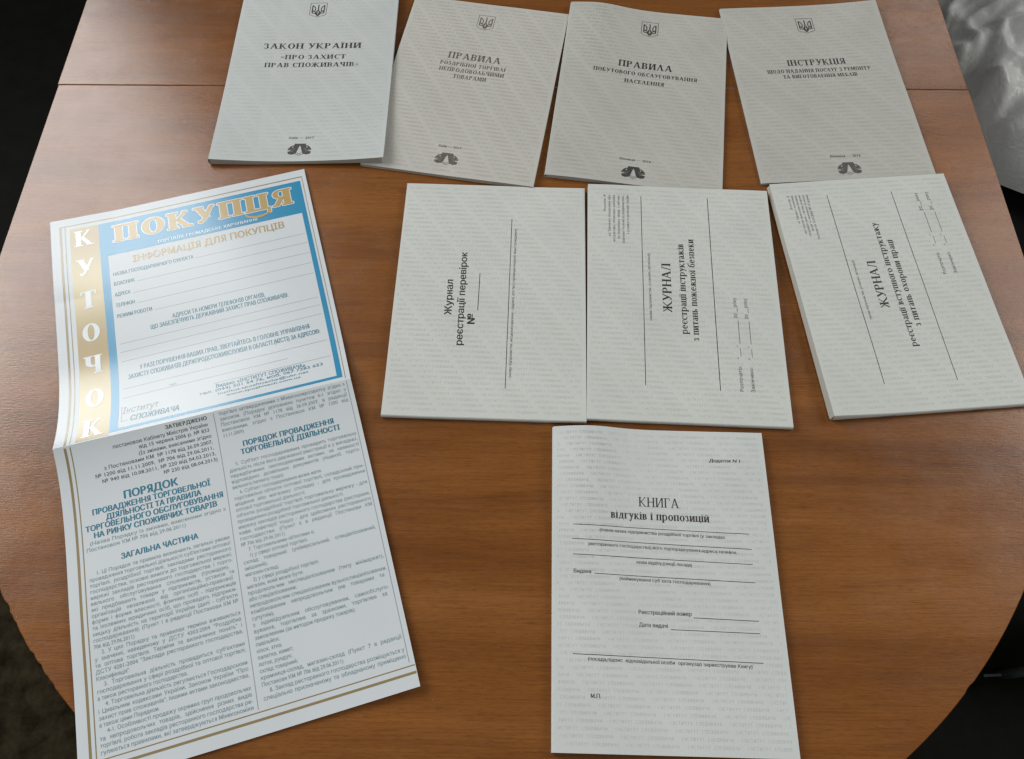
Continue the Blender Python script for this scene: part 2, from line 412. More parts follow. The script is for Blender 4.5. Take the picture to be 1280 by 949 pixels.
SERIF_CACHE = {}
def polys_to_mesh(P):
    vs, fs = [], []
    for q in P:
        n = len(vs); vs += q
        a = sum(q[i][0] * q[(i + 1) % len(q)][1] - q[(i + 1) % len(q)][0] * q[i][1] for i in range(len(q)))
        idx = tuple(range(n, n + len(q))); fs.append(idx if a > 0 else idx[::-1])
    return vs, fs
def glyph(ch, font):
    if font == 'sans':
        return SANS[ch]
    key = (ch, font)
    if key not in SERIF_CACHE:
        st = {'bold': dict(S=.20, h=.065, f=.06, wide=1.06), 'display': dict(S=.205, h=.07, f=.085, wide=1.0, peak=True),
              'light': dict(S=.13, h=.055, f=.07, wide=.9), 'poster2': dict(S=.23, h=.07, f=.07, wide=.95), 'poster': dict(S=.27, h=.10, f=.085, wide=1.08)}[font]
        g = serif_glyph(ch, **st)
        if g is None: SERIF_CACHE[key] = SANS[ch]
        else:
            vs, fs = polys_to_mesh(g[0]); SERIF_CACHE[key] = (vs, fs, g[1] + (.03 if font == 'bold' else .07))
    return SERIF_CACHE[key]

class Ink:
    """collects flat print in page coordinates (mm, v downwards) and lays it on a page surface"""
    def __init__(s): s.v = []; s.f = []; s.z = []
    def poly(s, pts, z=0.0):
        n = len(s.v); s.v += [tuple(p) for p in pts]; s.z += [z] * len(pts); s.f.append(tuple(range(n, n + len(pts))))
    def patch(s, u0, v0, u1, v1, step=2.5, z=0.0):
        nu = max(1, int(math.ceil((u1 - u0) / step))); nv = max(1, int(math.ceil((v1 - v0) / step))); n = len(s.v)
        for j in range(nv + 1):
            for i in range(nu + 1):
                s.v.append((u0 + (u1 - u0) * i / nu, v0 + (v1 - v0) * j / nv)); s.z.append(z)
        for j in range(nv):
            for i in range(nu):
                a = n + j * (nu + 1) + i; s.f.append((a, a + 1, a + nu + 2, a + nu + 1))
    def line(s, p0, p1, wd, z=0.0, step=4.0):
        du, dv = p1[0] - p0[0], p1[1] - p0[1]; L = math.hypot(du, dv); n = max(1, int(L / step)); nx, ny = -dv / L * wd / 2, du / L * wd / 2
        b = len(s.v)
        for i in range(n + 1):
            x, y = p0[0] + du * i / n, p0[1] + dv * i / n
            s.v += [(x + nx, y + ny), (x - nx, y - ny)]; s.z += [z, z]
        for i in range(n): s.f.append((b + 2 * i, b + 2 * i + 1, b + 2 * i + 3, b + 2 * i + 2))
    def text(s, txt, p0, p1, cap, font='sans', fit=True, bold=0.0, align='l', xs=1.0, slant=0.0, justify=False, z=0.0):
        gl = [glyph(c, font) for c in txt]
        adv = [g[2] * cap * xs for g in gl]; W = sum(adv)
        du, dv = p1[0] - p0[0], p1[1] - p0[1]; L = math.hypot(du, dv) or 1e-6; du, dv = du / L, dv / L
        x = 0.0; sp = 0.0; sx = cap * xs
        if fit: k = L / W; sx *= k; adv = [a * k for a in adv]
        elif justify:
            ns = txt.count(' ')
            k = min(1.12, max(0.86, L / W)); sx *= k; adv = [a * k for a in adv]; W *= k
            if ns: sp = max(-.3, min(2.5, (L - W) / ns))
        elif align == 'r': x = L - W
        elif align == 'c': x = (L - W) / 2
        q = 0
        for ch, g, a in zip(txt, gl, adv):
            for rep in range(2 if bold else 1):
                n = len(s.v); off = rep * bold * cap
                for gx, gy in g[0]:
                    xx = x + gx * sx + gy * slant * cap + off; yy = gy * cap
                    s.v.append((p0[0] + du * xx + dv * yy, p0[1] + dv * xx - du * yy)); s.z.append(z + q * 0.0 + rep * .004)
                if font != 'sans' or ch in 'МРФЧЬЮЯмнфчьюя':          # overlapping strokes: each a hair above the one before
                    for fi, f in enumerate(g[1]):
                        for i in f: s.z[n + i] += fi * 0.0012
                s.f += [tuple(i + n for i in f) for f in g[1]]
            x += a + (sp if ch == ' ' else 0); q += 1
    def obj(s, name, surf, m, parent, lift=0.07):
        if not s.f: return None
        vs = []
        for (u, v), z in zip(s.v, s.z):
            x, y, zz = surf(u, v); vs.append((x * MM, y * MM, (zz + lift + z) * MM))
        me = bpy.data.meshes.new(name); me.from_pydata(vs, [], s.f); me.materials.append(m)
        me.validate(); me.update()
        o = bpy.data.objects.new(name, me); COL.objects.link(o); o.parent = parent
        return o

CHARS = sorted(set(' абвгґдеєжзиіїйклмнопрстуфхцчшщьюяАБВГДЕЄЖЗИІЇЙКЛМНОПРСТУФХЦЧШЩЬЮЯ0123456789.,:;-—()"«»№_`\'NI@abcdefghiklmnoprstuvwz'))
sans_load(CHARS)
def sans_own(ch, H, w):
    """letters whose outlines do not fill cleanly in the built-in font, drawn from strokes"""
    x = .12; t = w * .9; P = []
    def st(x0, y0=0, y1=None): return rect(x0, y0, x0 + w, H if y1 is None else y1)
    if ch in 'Нн': R = x + .66 * H; P += st(x) + st(R - w) + rect(x + w, H * .45, R - w, H * .45 + t)
    elif ch in 'Мм':
        R = x + .86 * H; m = (x + R) / 2
        P += st(x) + st(R - w) + strip((x + w * .6, H), (m, H * .08), w * 1.1) + strip((R - w * .6, H), (m, H * .08), w * 1.1)
    elif ch in 'РЬь':
        lo, hi = (H * .40, H) if ch == 'Р' else (0, H * .58)
        ry = (hi - lo) / 2; cx = x + .30 * H; rx = .28 * H; R = cx + rx
        P += st(x) + rect(x + w, hi - t, cx, hi) + rect(x + w, lo, cx, lo + t) + arc(cx, lo + ry, rx, ry, -90, 90, w, t, 8)
    elif ch in 'Яя':
        R = x + .60 * H; lo, hi = H * .40, H; ry = (hi - lo) / 2; cx = R - .30 * H; rx = .28 * H
        P += st(R - w) + rect(cx, hi - t, R - w, hi) + rect(cx, lo, R - w, lo + t) + arc(cx, lo + ry, rx, ry, 90, 270, w, t, 8)
        P += strip((x + w * .55, 0), (cx + .02, lo + t * .5), w * 1.1)
    elif ch in 'Юю':
        cx = x + .70 * H; rx = .34 * H; R = cx + rx
        P += st(x) + rect(x + w, H * .45, cx - rx + w * .5, H * .45 + t) + arc(cx, H / 2, rx, H / 2 + .01, 0, 360, w, t, 18)
    elif ch in 'Чч':
        R = x + .62 * H; cx = x + .30 * H
        P += st(R - w) + rect(x, H * .62, x + w, H) + arc(cx, H * .62, cx - x, H * .26, 180, 270, w, t, 6) + rect(cx, H * .36, R - w, H * .36 + t)
    else:
        cy, ry = (H / 2, H * .36) if ch == 'Ф' else (H / 2, H / 2)
        rx = .45 * H / (1 if ch == 'Ф' else .95); cx = x - .05 + rx; R = cx + rx - .05
        P += arc(cx, cy, rx, ry, 0, 360, w, t, 20) + rect(cx - w / 2, -.27 if ch == 'ф' else 0, cx + w / 2, 1.05 if ch == 'ф' else H)
    vs, fs = polys_to_mesh(P); return vs, fs, R + .11
for ch in 'МРФЧЬЮЯ': SANS[ch] = sans_own(ch, 1.07, .135)
for ch in 'мнфчьюя': SANS[ch] = sans_own(ch, .79, .125)

# small repeated background lettering, drawn with single strokes
MS = {
 'I': [(0.2, 0, .2, 1)], 'Н': [(0.1, 0, .1, 1), (.6, 0, .6, 1), (.1, .5, .6, .5)], 'С': [(.1, .1, .1, .9), (.1, .95, .55, .95), (.1, .05, .55, .05)],
 'Т': [(.35, 0, .35, 1), (.05, .95, .65, .95)], 'И': [(.1, 0, .1, 1), (.6, 0, .6, 1), (.15, .1, .55, .9)], 'У': [(.1, 1, .35, .4), (.6, 1, .25, 0)],
 'П': [(.1, 0, .1, 1), (.6, 0, .6, 1), (.1, .95, .6, .95)], 'О': [(.1, .15, .1, .85), (.6, .15, .6, .85), (.15, .95, .55, .95), (.15, .05, .55, .05)],
 'Ж': [(.35, 0, .35, 1), (.05, 0, .65, 1), (.05, 1, .65, 0)], 'В': [(.1, 0, .1, 1), (.15, .95, .5, .95), (.15, .5, .5, .5), (.15, .05, .5, .05), (.55, .1, .55, .9)],
 'А': [(.05, 0, .35, 1), (.65, 0, .35, 1), (.18, .35, .5, .35)], 'Ч': [(.6, 0, .6, 1), (.1, .55, .1, 1), (.1, .5, .6, .5)], ' ': []}
def micro_text(wd, hg, blocks, cap=1.95, row=4.35, pitch=0.93, shift=3.3, sw=0.2, m0=2.0):
    ink = Ink(); phrase = 'IНСТИТУТ СПОЖИВАЧА'; adv = cap * 1.02 * pitch * .97; PL = len(phrase) * adv + 4.2
    nrow = int((hg - 2 * m0) / row)
    for r_ in range(nrow):
        y = m0 + (r_ + 1) * row - .6; x0 = m0 - PL * 2 + (r_ * shift) % PL
        x = x0; 
        while x < wd:
            for i, ch in enumerate(phrase):
                gx = x + i * adv
                if gx < m0 or gx + adv > wd - m0: continue
                if any(a <= gx <= c and b <= y <= d for a, b, c, d in blocks): continue
                for (ax, ay, bx, by) in MS[ch]:
                    p, q = (gx + ax * cap * pitch, y - ay * cap), (gx + bx * cap * pitch, y - by * cap)
                    dx, dy = q[0] - p[0], q[1] - p[1]; L = math.hypot(dx, dy); nx, ny = -dy / L * sw / 2, dx / L * sw / 2
                    ink.poly([(p[0] + nx, p[1] + ny), (q[0] + nx, q[1] + ny), (q[0] - nx, q[1] - ny), (p[0] - nx, p[1] - ny)])
            x += PL
    return ink

# ------------------------------------------------------------------ the setting
FLOOR = mat_plain('floor_lino', (0.0012, 0.0011, 0.0005), (0.0045, 0.0042, 0.002), 26, 0.75, 0.3, 0.15)
mb = MB(); mb.box((-6000, -5000, -40), (6000, 7000, 0)); fl = mb.obj('floor', FLOOR); setp(fl, kind='structure')
CARPET = mat_plain('carpet_pile', (0.010, 0.008, 0.004), (0.04, 0.031, 0.018), 42, 0.95, 1.0, 0.05)
mb = MB(); n = 60
for j in range(n + 1):
    for i in range(n + 1):
        x = -1500 + i * 15; y = -400 + j * 11.5
        e = min(i, n - i, j, n - j)
        mb.v.append((x, y, (6 + 3.5 * noise.noise(Vector((x * .03, y * .03, 0)))) if e > 0 else 0.5))
for j in range(n):
    for i in range(n):
        a = j * (n + 1) + i; mb.f.append((a, a + 1, a + n + 2, a + n + 1))
cp = mb.obj('carpet', CARPET, None, True)
setp(cp, 'dark olive brown pile carpet on the floor below the left end of the table', 'carpet')

# ------------------------------------------------------------------ table
HALF, CY, SEAM = 410.5, 336.5, 548.0
table = root('dining_table', (0, 740), 'oval brown wood grain table with rounded end that carries all the papers', 'table', z=0)
def inset(pts, d):
    out = []; n = len(pts)
    for i in range(n):
        a, p, c = Vector(pts[i - 1]), Vector(pts[i]), Vector(pts[(i + 1) % n])
        e1, e2 = (p - a).normalized(), (c - p).normalized()
        n1, n2 = Vector((-e1.y, e1.x)), Vector((-e2.y, e2.x)); mm_ = (n1 + n2)
        mm_ = mm_ / max(0.2, mm_.length_squared) * 2
        out.append((p.x + mm_.x * d, p.y + mm_.y * d))
    return out
def board(name, pts, m, thick=22):
    """counter-clockwise outline with a small rounded arris"""
    prof = [(.7, 0), (.3, -.12), (.08, -.4), (0, -.8), (0, -thick + 1), (1, -thick)]
    mb = MB(); n = len(pts); rings = []
    for d, z in prof:
        q = inset(pts, d) if d else pts
        rings.append(len(mb.v)); mb.v += [(x, y, z) for x, y in q]
    for a, b in zip(rings, rings[1:]):
        for i in range(n):
            j = (i + 1) % n; mb.f.append((b + i, b + j, a + j, a + i))
    mb.f.append(tuple(rings[0] + i for i in range(n))); mb.f.append(tuple(rings[-1] + i for i in range(n))[::-1])
    return mb
def half_outline(sign, y_seam, cy):
    pts = []
    K = 420
    for i in range(K + 1):
        t = math.pi + math.pi * i / K
        x, y = HALF * math.cos(t), HALF * math.sin(t)
        # knocks and chips in the edge at the lower left
        r_ = 1.0
        if sign > 0 and 208 < math.degrees(t) < 226:
            r_ -= max(0, noise.noise(Vector((i * .8, 3.3, 0)))) * 0.004 + (0.0008 if random.random() < .3 else 0)
        if sign > 0 and 314.1 < math.degrees(t) < 314.7: r_ -= 0.0014
        pts.append((x * r_, cy + sign * y * r_))
    if sign > 0:
        pts += [(HALF, y_seam - .35), (-HALF, y_seam - .35)]
    else:
        pts = pts[::-1] + [(-HALF, y_seam + .35), (HALF, y_seam + .35)]
    return pts
WOOD1 = mat_wood('laminate_near', 3.1); WOOD2 = mat_wood('laminate_leaf', 11.7, 0.93); WOOD3 = mat_wood('laminate_far', 21.0)
EDGE = mat_plain('edge_banding', (0.26, 0.13, 0.06), (0.36, 0.19, 0.10), 60, 0.5, 0.1)
CHIP = mat_plain('raw_chipboard', (0.20, 0.13, 0.07), (0.50, 0.38, 0.23), 700, 0.9, 0.6)
def put_board(name, pts, m, dz=0.0):
    mb = board(name, pts, m)
    o = mb.obj(name, m, table); o.data.materials.append(EDGE)
    nn = len(pts)
    for i, p in enumerate(o.data.polygons):
        if nn * 2 <= i < 5 * nn: p.material_index = 1
    o.location = (0, -0.74, (TOP + dz) * MM); return o
put_board('tabletop_board', half_outline(1, SEAM, CY), WOOD1)
put_board('tabletop_board', [(-HALF - 1.2, SEAM + .35), (HALF - .5, SEAM + .35), (HALF - .5, 946), (-HALF - 1.2, 946)], WOOD2, -0.25)
put_board('tabletop_board', half_outline(-1, 946.4, 1158), WOOD3)
mb = MB()          # raw chipboard showing where the edge is knocked off
for i in range(46):
    t = math.radians(random.uniform(211, 224)); r_ = HALF - random.uniform(1.6, 4.2)
    x, y = r_ * math.cos(t), CY + r_ * math.sin(t); s = random.uniform(.5, 1.9); a = random.uniform(0, 3)
    q = [(x + s * math.cos(a + k * 2.1) * random.uniform(.5, 1.3), y + s * math.sin(a + k * 2.1) * random.uniform(.5, 1.3)) for k in range(3)]
    n = len(mb.v); mb.v += [(px, py, -.5) for px, py in q] + [(x, y, random.uniform(.1, .5))]
    mb.f += [(n, n + 1, n + 3), (n + 1, n + 2, n + 3), (n + 2, n, n + 3)]
o = mb.obj('chipped_edge', CHIP, table); o.location = (0, -0.74, TOP * MM); o['label'] = 'chipped light brown splinters on the lower left edge'
mb = MB()
for sx in (-1, 1):
    mb.box((sx * 300 - 12, -390, TOP - 110), (sx * 300 + 12, 390, TOP - 23))
for sy in (-1, 1):
    mb.box((-287.5, sy * 390 - 12, TOP - 110), (287.5, sy * 390 + 12, TOP - 23))
mb.obj('apron', WOOD3, table)
for sx in (-1, 1):
    for sy in (-1, 1):
        mb = MB(); a, b = 34, 22
        x, y = sx * 270, sy * 350
        mb.v += [(x - b, y - b, 0), (x + b, y - b, 0), (x + b, y + b, 0), (x - b, y + b, 0)] + [(x - a / 1.4, y - a / 1.4, TOP - 23.5), (x + a / 1.4, y - a / 1.4, TOP - 23.5), (x + a / 1.4, y + a / 1.4, TOP - 23.5), (x - a / 1.4, y + a / 1.4, TOP - 23.5)]
        mb.f += [(3, 2, 1, 0), (4, 5, 6, 7), (0, 1, 5, 4), (1, 2, 6, 5), (2, 3, 7, 6), (3, 0, 4, 7)]
        mb.obj('leg', WOOD3, table)
# crumbs and dust on the lacquer
DUST = mat_plain('dust', (0.35, 0.28, 0.2), (0.6, 0.55, 0.48), 300, 0.9)
mb = MB()
for k in range(230):
    x = random.uniform(-390, 390); y = random.uniform(20, 640)
    if math.hypot(x, min(0, y - CY)) > 395: continue
    s = random.choice((.12, .15, .2, .25, .35)) ; a = random.uniform(0, 6)
    n = len(mb.v)
    for q in range(3): mb.v.append((x + s * math.cos(a + q * 2.1), y + s * math.sin(a + q * 2.1) * .6, .02))
    mb.v.append((x, y, s * .8)); mb.f += [(n, n + 1, n + 3), (n + 1, n + 2, n + 3), (n + 2, n, n + 3)]
o = mb.obj('dust_specks', DUST); o.location = (0, 0, TOP * MM)
setp(o, 'tiny pale dust specks and crumbs scattered over the table top', 'dust', kind='stuff')

# ------------------------------------------------------------------ booklets
W5, H5 = 148.0, 210.0
def sheet(mb, fn, zt, thick, frac, u0=0, v0=0, u1=W5, v1=H5, nu=20, nv=28):
    """thin closed sheet whose top follows fn(u,v)->(x,y,z of curl)"""
    n = len(mb.v)
    for lay in (0, 1):
        for j in range(nv + 1):
            for i in range(nu + 1):
                u, v = u0 + (u1 - u0) * i / nu, v0 + (v1 - v0) * j / nv
                x, y, z = fn(u, v, frac); mb.v.append((x, y, z + zt - lay * thick))
    A = (nu + 1) * (nv + 1)
    for j in range(nv):
        for i in range(nu):
            a = n + j * (nu + 1) + i
            mb.f.append((a + nu + 1, a + nu + 2, a + 1, a)); mb.f.append((A + a, A + a + 1, A + a + nu + 2, A + a + nu + 1))
    per = [n + i for i in range(nu)] + [n + j * (nu + 1) + nu for j in range(nv)] + [n + nv * (nu + 1) + i for i in range(nu, 0, -1)] + [n + j * (nu + 1) for j in range(nv, 0, -1)]
    for a, b in zip(per, per[1:] + per[:1]): mb.f.append((a, b, b + A, a + A))

def booklet(name, org, ang, label, cat, group, T=2.6, curl=None, base=None, spine='left', paper=PAPER, leaves=6, micro='grey', blocks=(), fan=0.0, mshift=3.3, mink=True):
    curl = curl or (lambda u, v: 0.0); base = base or (lambda u, v: 0.0)
    t = root(name, org, label, cat, group, ang)
    curl0 = curl; sd = org[0] * .37
    curl = lambda u, v: curl0(u, v) + .55 * noise.noise(Vector((u / 55, v / 70, sd))) + .5
    def fn(u, v, frac): return (u, -v, base(u, v) + curl(u, v) * frac)
    surf = lambda u, v: (u, -v, base(u, v) + curl(u, v) + T)
    ct = 0.32
    mb = MB(); sheet(mb, fn, T, ct, 1.0)
    # the folded spine, a half round strip from front to back cover
    Rr = (T - 0.02) / 2; K = 6; M = 28; n = len(mb.v)
    for j in range(M + 1):
        for k in range(K + 1):
            a = math.pi * k / K; off = -math.sin(a) * min(Rr, 1.1); zz = Rr + Rr * math.cos(a)
            fr = (1 - k / K)
            if spine == 'left': u, v = 0.0, H5 * j / M; x, y, z = fn(u, v, fr); mb.v.append((x + off, y, z + zz))
            else: u, v = W5 * j / M, H5; x, y, z = fn(u, v, fr); mb.v.append((x, y + off, z + zz))
    for j in range(M):
        for k in range(K):
            a = n + j * (K + 1) + k; mb.f.append((a, a + 1, a + K + 2, a + K + 1))
    mb.obj('front_cover', paper, t)
    mb = MB(); gap = (T - 2 * ct - .06) / leaves
    for k in range(leaves):
        zt = ct + .03 + gap * (k + 1); fr = .25 + .75 * (k + 1) / (leaves + 1)
        du = random.uniform(-.25, .1); dv = random.uniform(-.2, .25)
        if spine == 'left': sheet(mb, fn, zt, gap * .72, fr, .3, .4 + dv, W5 - .5 + du - fan * (leaves - k) * .25, H5 - .4 + dv, nu=10, nv=14)
        else: sheet(mb, fn, zt, gap * .72, fr, .5 + dv - fan * (leaves - k) * .5, .5 - du, W5 - .4 + dv, H5 - .3, nu=10, nv=14)
    mb.obj('inner_pages', PAGES, t)
    mb = MB(); sheet(mb, fn, ct, ct * .95, 0.15, .0, .0, W5, H5, nu=10, nv=14); mb.obj('back_cover', paper, t)
    if spine == 'bottom':
        for uu in (W5 * .28, W5 * .74):
            mb = MB(); x, y, z = fn(uu, H5, .5); mb.tube([(x - 5.5, y - 1.25, z + T / 2), (x + 5.5, y - 1.25, z + T / 2)], .3, 6); mb.obj('staple', STEEL, t)
    if mink:
        o = micro_text(W5, H5, blocks, shift=mshift).obj('background_lettering', surf, MICRO[micro], t, .05)
        o['kind'] = 'stuff'; o['label'] = 'rows of tiny pale repeated background lettering'
    return t, surf

def put(parent, surf, name, m, fn, lift=.09):
    i = Ink(); fn(i); return i.obj(name, surf, m, parent, lift)

def emblem(i, u, v, wd=15.5, hg=19.5):
    X = lambda a: u + a * wd; Y = lambda b: v + b * hg
    sh = [(-.5, -.5), (.5, -.5), (.5, .30), (.36, .38), (.12, .43), (0, .5), (-.12, .43), (-.36, .38), (-.5, .30)]
    for a, b in zip(sh, sh[1:] + sh[:1]): i.line((X(a[0]), Y(a[1])), (X(b[0]), Y(b[1])), .42)
    def L(pts, w_):
        for n_, (a, b) in enumerate(zip(pts, pts[1:])): i.line((X(a[0]), Y(a[1])), (X(b[0]), Y(b[1])), w_, .002 * n_)
    # centre prong
    i.poly([(X(-.025), Y(.02)), (X(.0), Y(-.40)), (X(.03), Y(.02))], .01)
    L([(0, -.38), (0, .02)], 1.0); L([(0, -.02), (-.10, .10), (-.02, .14)], .9); L([(0, -.02), (.10, .10), (.02, .14)], .9)
    for s in (-1, 1):
        L([(s * .36, -.34), (s * .36, .20), (s * .14, .22)], 1.0)                 # outer prong and foot
        L([(s * .36, -.33), (s * .24, -.24), (s * .17, -.10), (s * .19, .03), (s * .30, .12)], .85)
        L([(s * .36, .02), (s * .25, .06), (s * .16, .13), (s * .11, .22)], .8)
        L([(s * .02, .10), (s * .11, .17), (s * .13, .26), (s * .07, .33), (0, .40)], .95)
        L([(s * .13, .22), (s * .05, .28), (0, .36)], .75)
    L([(-.12, .22), (.12, .22)], .8)

def pub_mark(i, u, v, wd=20.5, hg=12.5):
    X = lambda a: u + a * wd; Y = lambda b: v + b * hg
    P = lambda *q, z=0: i.poly([(X(a), Y(b)) for a, b in q], z)
    def swirl(cx, cy, r_, z):
        for k in range(16):
            a, b = 2 * math.pi * k / 16, 2 * math.pi * (k + 1) / 16
            ri = .42 if cy < .1 else .18
            P((cx + r_ * math.cos(a), cy + r_ * 1.35 * math.sin(a)), (cx + r_ * math.cos(b), cy + r_ * 1.35 * math.sin(b)),
              (cx + r_ * ri * math.cos(b), cy + r_ * 1.35 * ri * math.sin(b)), (cx + r_ * ri * math.cos(a), cy + r_ * 1.35 * ri * math.sin(a)), z=z)
    for s in (-1, 1):
        pts = [(.0, -.5), (.23, -.5), (.25, -.36), (.36, -.30), (.46, -.12), (.50, .07), (.36, .10), (.36, .15), (.49, .20), (.46, .40), (.30, .47), (.14, .36), (.10, .16), (.05, -.14), (.0, -.34)]
        if s < 0: pts = [(-a, b) for a, b in pts][::-1]
        P(*pts, z=.004)
        i.line((X(s * .22), Y(.36)), (X(0), Y(.52)), .45, .02)
        i.line((X(s * .10), Y(.28)), (X(0), Y(.42)), .4, .02)
def mark_light(i, u, v, wd=20.5, hg=12.5):
    X = lambda a: u + a * wd; Y = lambda b: v + b * hg
    for s in (-1, 1):
        cx, cy = .295, -.19
        i.poly([(X(s * cx + .035 * math.cos(k)), Y(cy + .062 * math.sin(k))) for k in [q * math.pi / 4 for q in range(8)]])
        for a0, a1, r_, c_x, c_y in ((200, 330, .10, .36, .27), (20, 170, .13, .33, -.10)):
            for k in range(5):
                a, b = [math.radians(a0 + (a1 - a0) * (k + e) / 5) for e in (0, 1)]
                i.line((X(s * (c_x + r_ * math.cos(a))), Y(c_y + r_ * 1.3 * math.sin(a))), (X(s * (c_x + r_ * math.cos(b))), Y(c_y + r_ * 1.3 * math.sin(b))), .22, .001 * k)

def front(parent, surf, lines, ink, mark_ink, city, em=(75.5, 26), mk=(75, 197), clr=None):
    put(parent, surf, 'coat_of_arms', ink, lambda i: emblem(i, *em))
    for n_, (tx, u0, u1, v, cap, font) in enumerate(lines):
        put(parent, surf, 'title_line', ink, lambda i: i.text(tx, (u0, v), (u1, v + (0.25)), cap, font))
    put(parent, surf, 'city_and_year', INK_SOFT if ink is not INK_B2 else ink, lambda i: i.text(city[0], (city[1], city[3]), (city[2], city[3]), 2.3, 'sans', bold=.06))
    put(parent, surf, 'publisher_mark', mark_ink, lambda i: pub_mark(i, *mk)); put(parent, surf, 'mark_detail', MICRO['tan'], lambda i: mark_light(i, *mk), .14)

GB = 'brochures laid out in the far row'
# 1 law
curl = lambda u, v: 3.6 * ((u - 74) / 74) ** 2 * (v / 210) ** 3 + .5
t, s = booklet('brochure', (-258.3, 666.7), .0042, 'white brochure titled ЗАКОН УКРАЇНИ with its corners lifting, leftmost of the far row', 'brochure', GB,
               T=2.5, curl=curl, base=lambda u, v: 2.9 * max(0, (u - 40) / 108) ** 1.0, paper=PAPER_B1, micro='cool', blocks=[(65, 15, 82, 37)])
front(t, s, [('ЗАКОН УКРАЇНИ', 27.2, 118.2, 77.0, 6.6, 'display'), ('«ПРО ЗАХИСТ', 44.4, 105, 90.2, 5.3, 'display'), ('ПРАВ СПОЖИВАЧІВ»', 31, 117.5, 100.0, 5.3, 'display')],
      INK, MARKINK, ('Київ — 2017', 64, 86, 185.4), (72.6, 26.5), (74.9, 197))
# 2 retail rules
curl = lambda u, v: 1.5 * (u / 148) ** 2 * (v / 210) ** 2 + 1.2 * math.exp(-((v - 90) / 60) ** 2)
t, s = booklet('brochure', (-93.7, 663.1), -.1697, 'brochure with faded title ПРАВИЛА РОЗДРІБНОЇ ТОРГІВЛІ, its left side under the brochure ЗАКОН УКРАЇНИ', 'brochure', GB,
               T=2.3, curl=curl, paper=PAPER_WARM, micro='tan', blocks=[(63, 14, 82, 36)])
front(t, s, [('ПРАВИЛА', 46.5, 96, 76.4, 7.9, 'display'), ('РОЗДРІБНОЇ ТОРГІВЛІ', 41.2, 102, 85, 4.5, 'display'), ('НЕПРОДОВОЛЬЧИМИ', 41.7, 102, 92.5, 4.5, 'display'), ('ТОВАРАМИ', 56, 87, 100, 4.5, 'display')],
      INK_B2, INK_B2, ('Київ — 2017', 60.5, 80.5, 180), (72.5, 25.5), (70.3, 192))
# 3 household services rules
curl = lambda u, v: 3.2 * math.exp(-((u - 26) / 26) ** 2) * math.exp(-(v / 75) ** 2) + 1.3 * math.exp(-((u - 25) / 40) ** 2)
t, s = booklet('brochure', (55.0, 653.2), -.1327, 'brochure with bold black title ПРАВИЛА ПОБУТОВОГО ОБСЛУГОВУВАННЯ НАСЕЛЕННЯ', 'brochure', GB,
               T=2.3, curl=curl, paper=PAPER_DIMMED, micro='dim', blocks=[])
front(t, s, [('ПРАВИЛА', 50.3, 100.2, 76.2, 7.6, 'display'), ('ПОБУТОВОГО ОБСЛУГОВУВАННЯ', 28.3, 122.8, 85.4, 4.4, 'display'), ('НАСЕЛЕННЯ', 57.3, 93.5, 95, 4.4, 'display')],
      INK, MARKINK, ('Вінниця — 2016', 60, 87, 184.5), (76.2, 25), (73, 197))
# 4 instruction
curl = lambda u, v: 4.0 * max(0, (u - 60) / 88) ** 2 * max(0, 1 - v / 150) ** 2 + .8 * math.exp(-((v - 130) / 60) ** 2)
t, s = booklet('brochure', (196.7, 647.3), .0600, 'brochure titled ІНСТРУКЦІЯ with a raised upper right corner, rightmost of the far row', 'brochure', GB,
               T=2.3, curl=curl, paper=PAPER_DIMMED, micro='dim', blocks=[])
front(t, s, [('ІНСТРУКЦІЯ', 48.5, 102.6, 77.6, 7.0, 'display'), ('ЩОДО НАДАННЯ ПОСЛУГ З РЕМОНТУ', 28.4, 123, 86.3, 4.2, 'display'), ('ТА ВИГОТОВЛЕННЯ МЕБЛІВ', 41.3, 109.6, 93.3, 4.2, 'display')],
      INK, INK_SOFT, ('Вінниця — 2016', 62.4, 89, 186), (75.6, 27.3), (76.2, 198))

GJ = 'registration journals turned sideways in the middle row'
def rule(t, s, p0, p1, wd=.45, m=INK, name='ruled_line'): put(t, s, name, m, lambda i: i.line(p0, p1, wd))
def word(t, s, tx, p0, p1, cap, m=INK, font='sans', bold=0.0, name='text_line', **kw):
    put(t, s, name, m, lambda i: i.text(tx, p0, p1, cap, font, bold=bold, **kw))
# journal of inspections
t, s = booklet('journal', (-88.3, 434.6), -.0285, 'sideways journal with sans serif title Журнал реєстрації перевірок №, leftmost of the middle row', 'journal', GJ,
               T=3.3, curl=lambda u, v: .8 * math.exp(-((v - 120) / 70) ** 2), spine='bottom', leaves=8, paper=PAPER, micro='grey', blocks=[])
word(t, s, 'Журнал', (45.2, 126.2), (44.6, 93.6), 5.2, bold=.075, name='title_line')
word(t, s, 'реєстрації перевірок', (55.0, 152.6), (54.2, 67.8), 5.2, bold=.075, name='title_line')
word(t, s, '№', (63.4, 134.2), (63.3, 124.2), 5.4, bold=.11, name='title_line')
rule(t, s, (65.2, 121), (65.2, 87), .5); rule(t, s, (88.7, 186.3), (88.5, 33.6))
word(t, s, '(назва підприємства, місцезнаходження - (адреса, для тел.)-прізвища-ініціали) якщо громадянин)', (92.6, 177.5), (92.8, 43.5), 1.9, INK_SOFT)
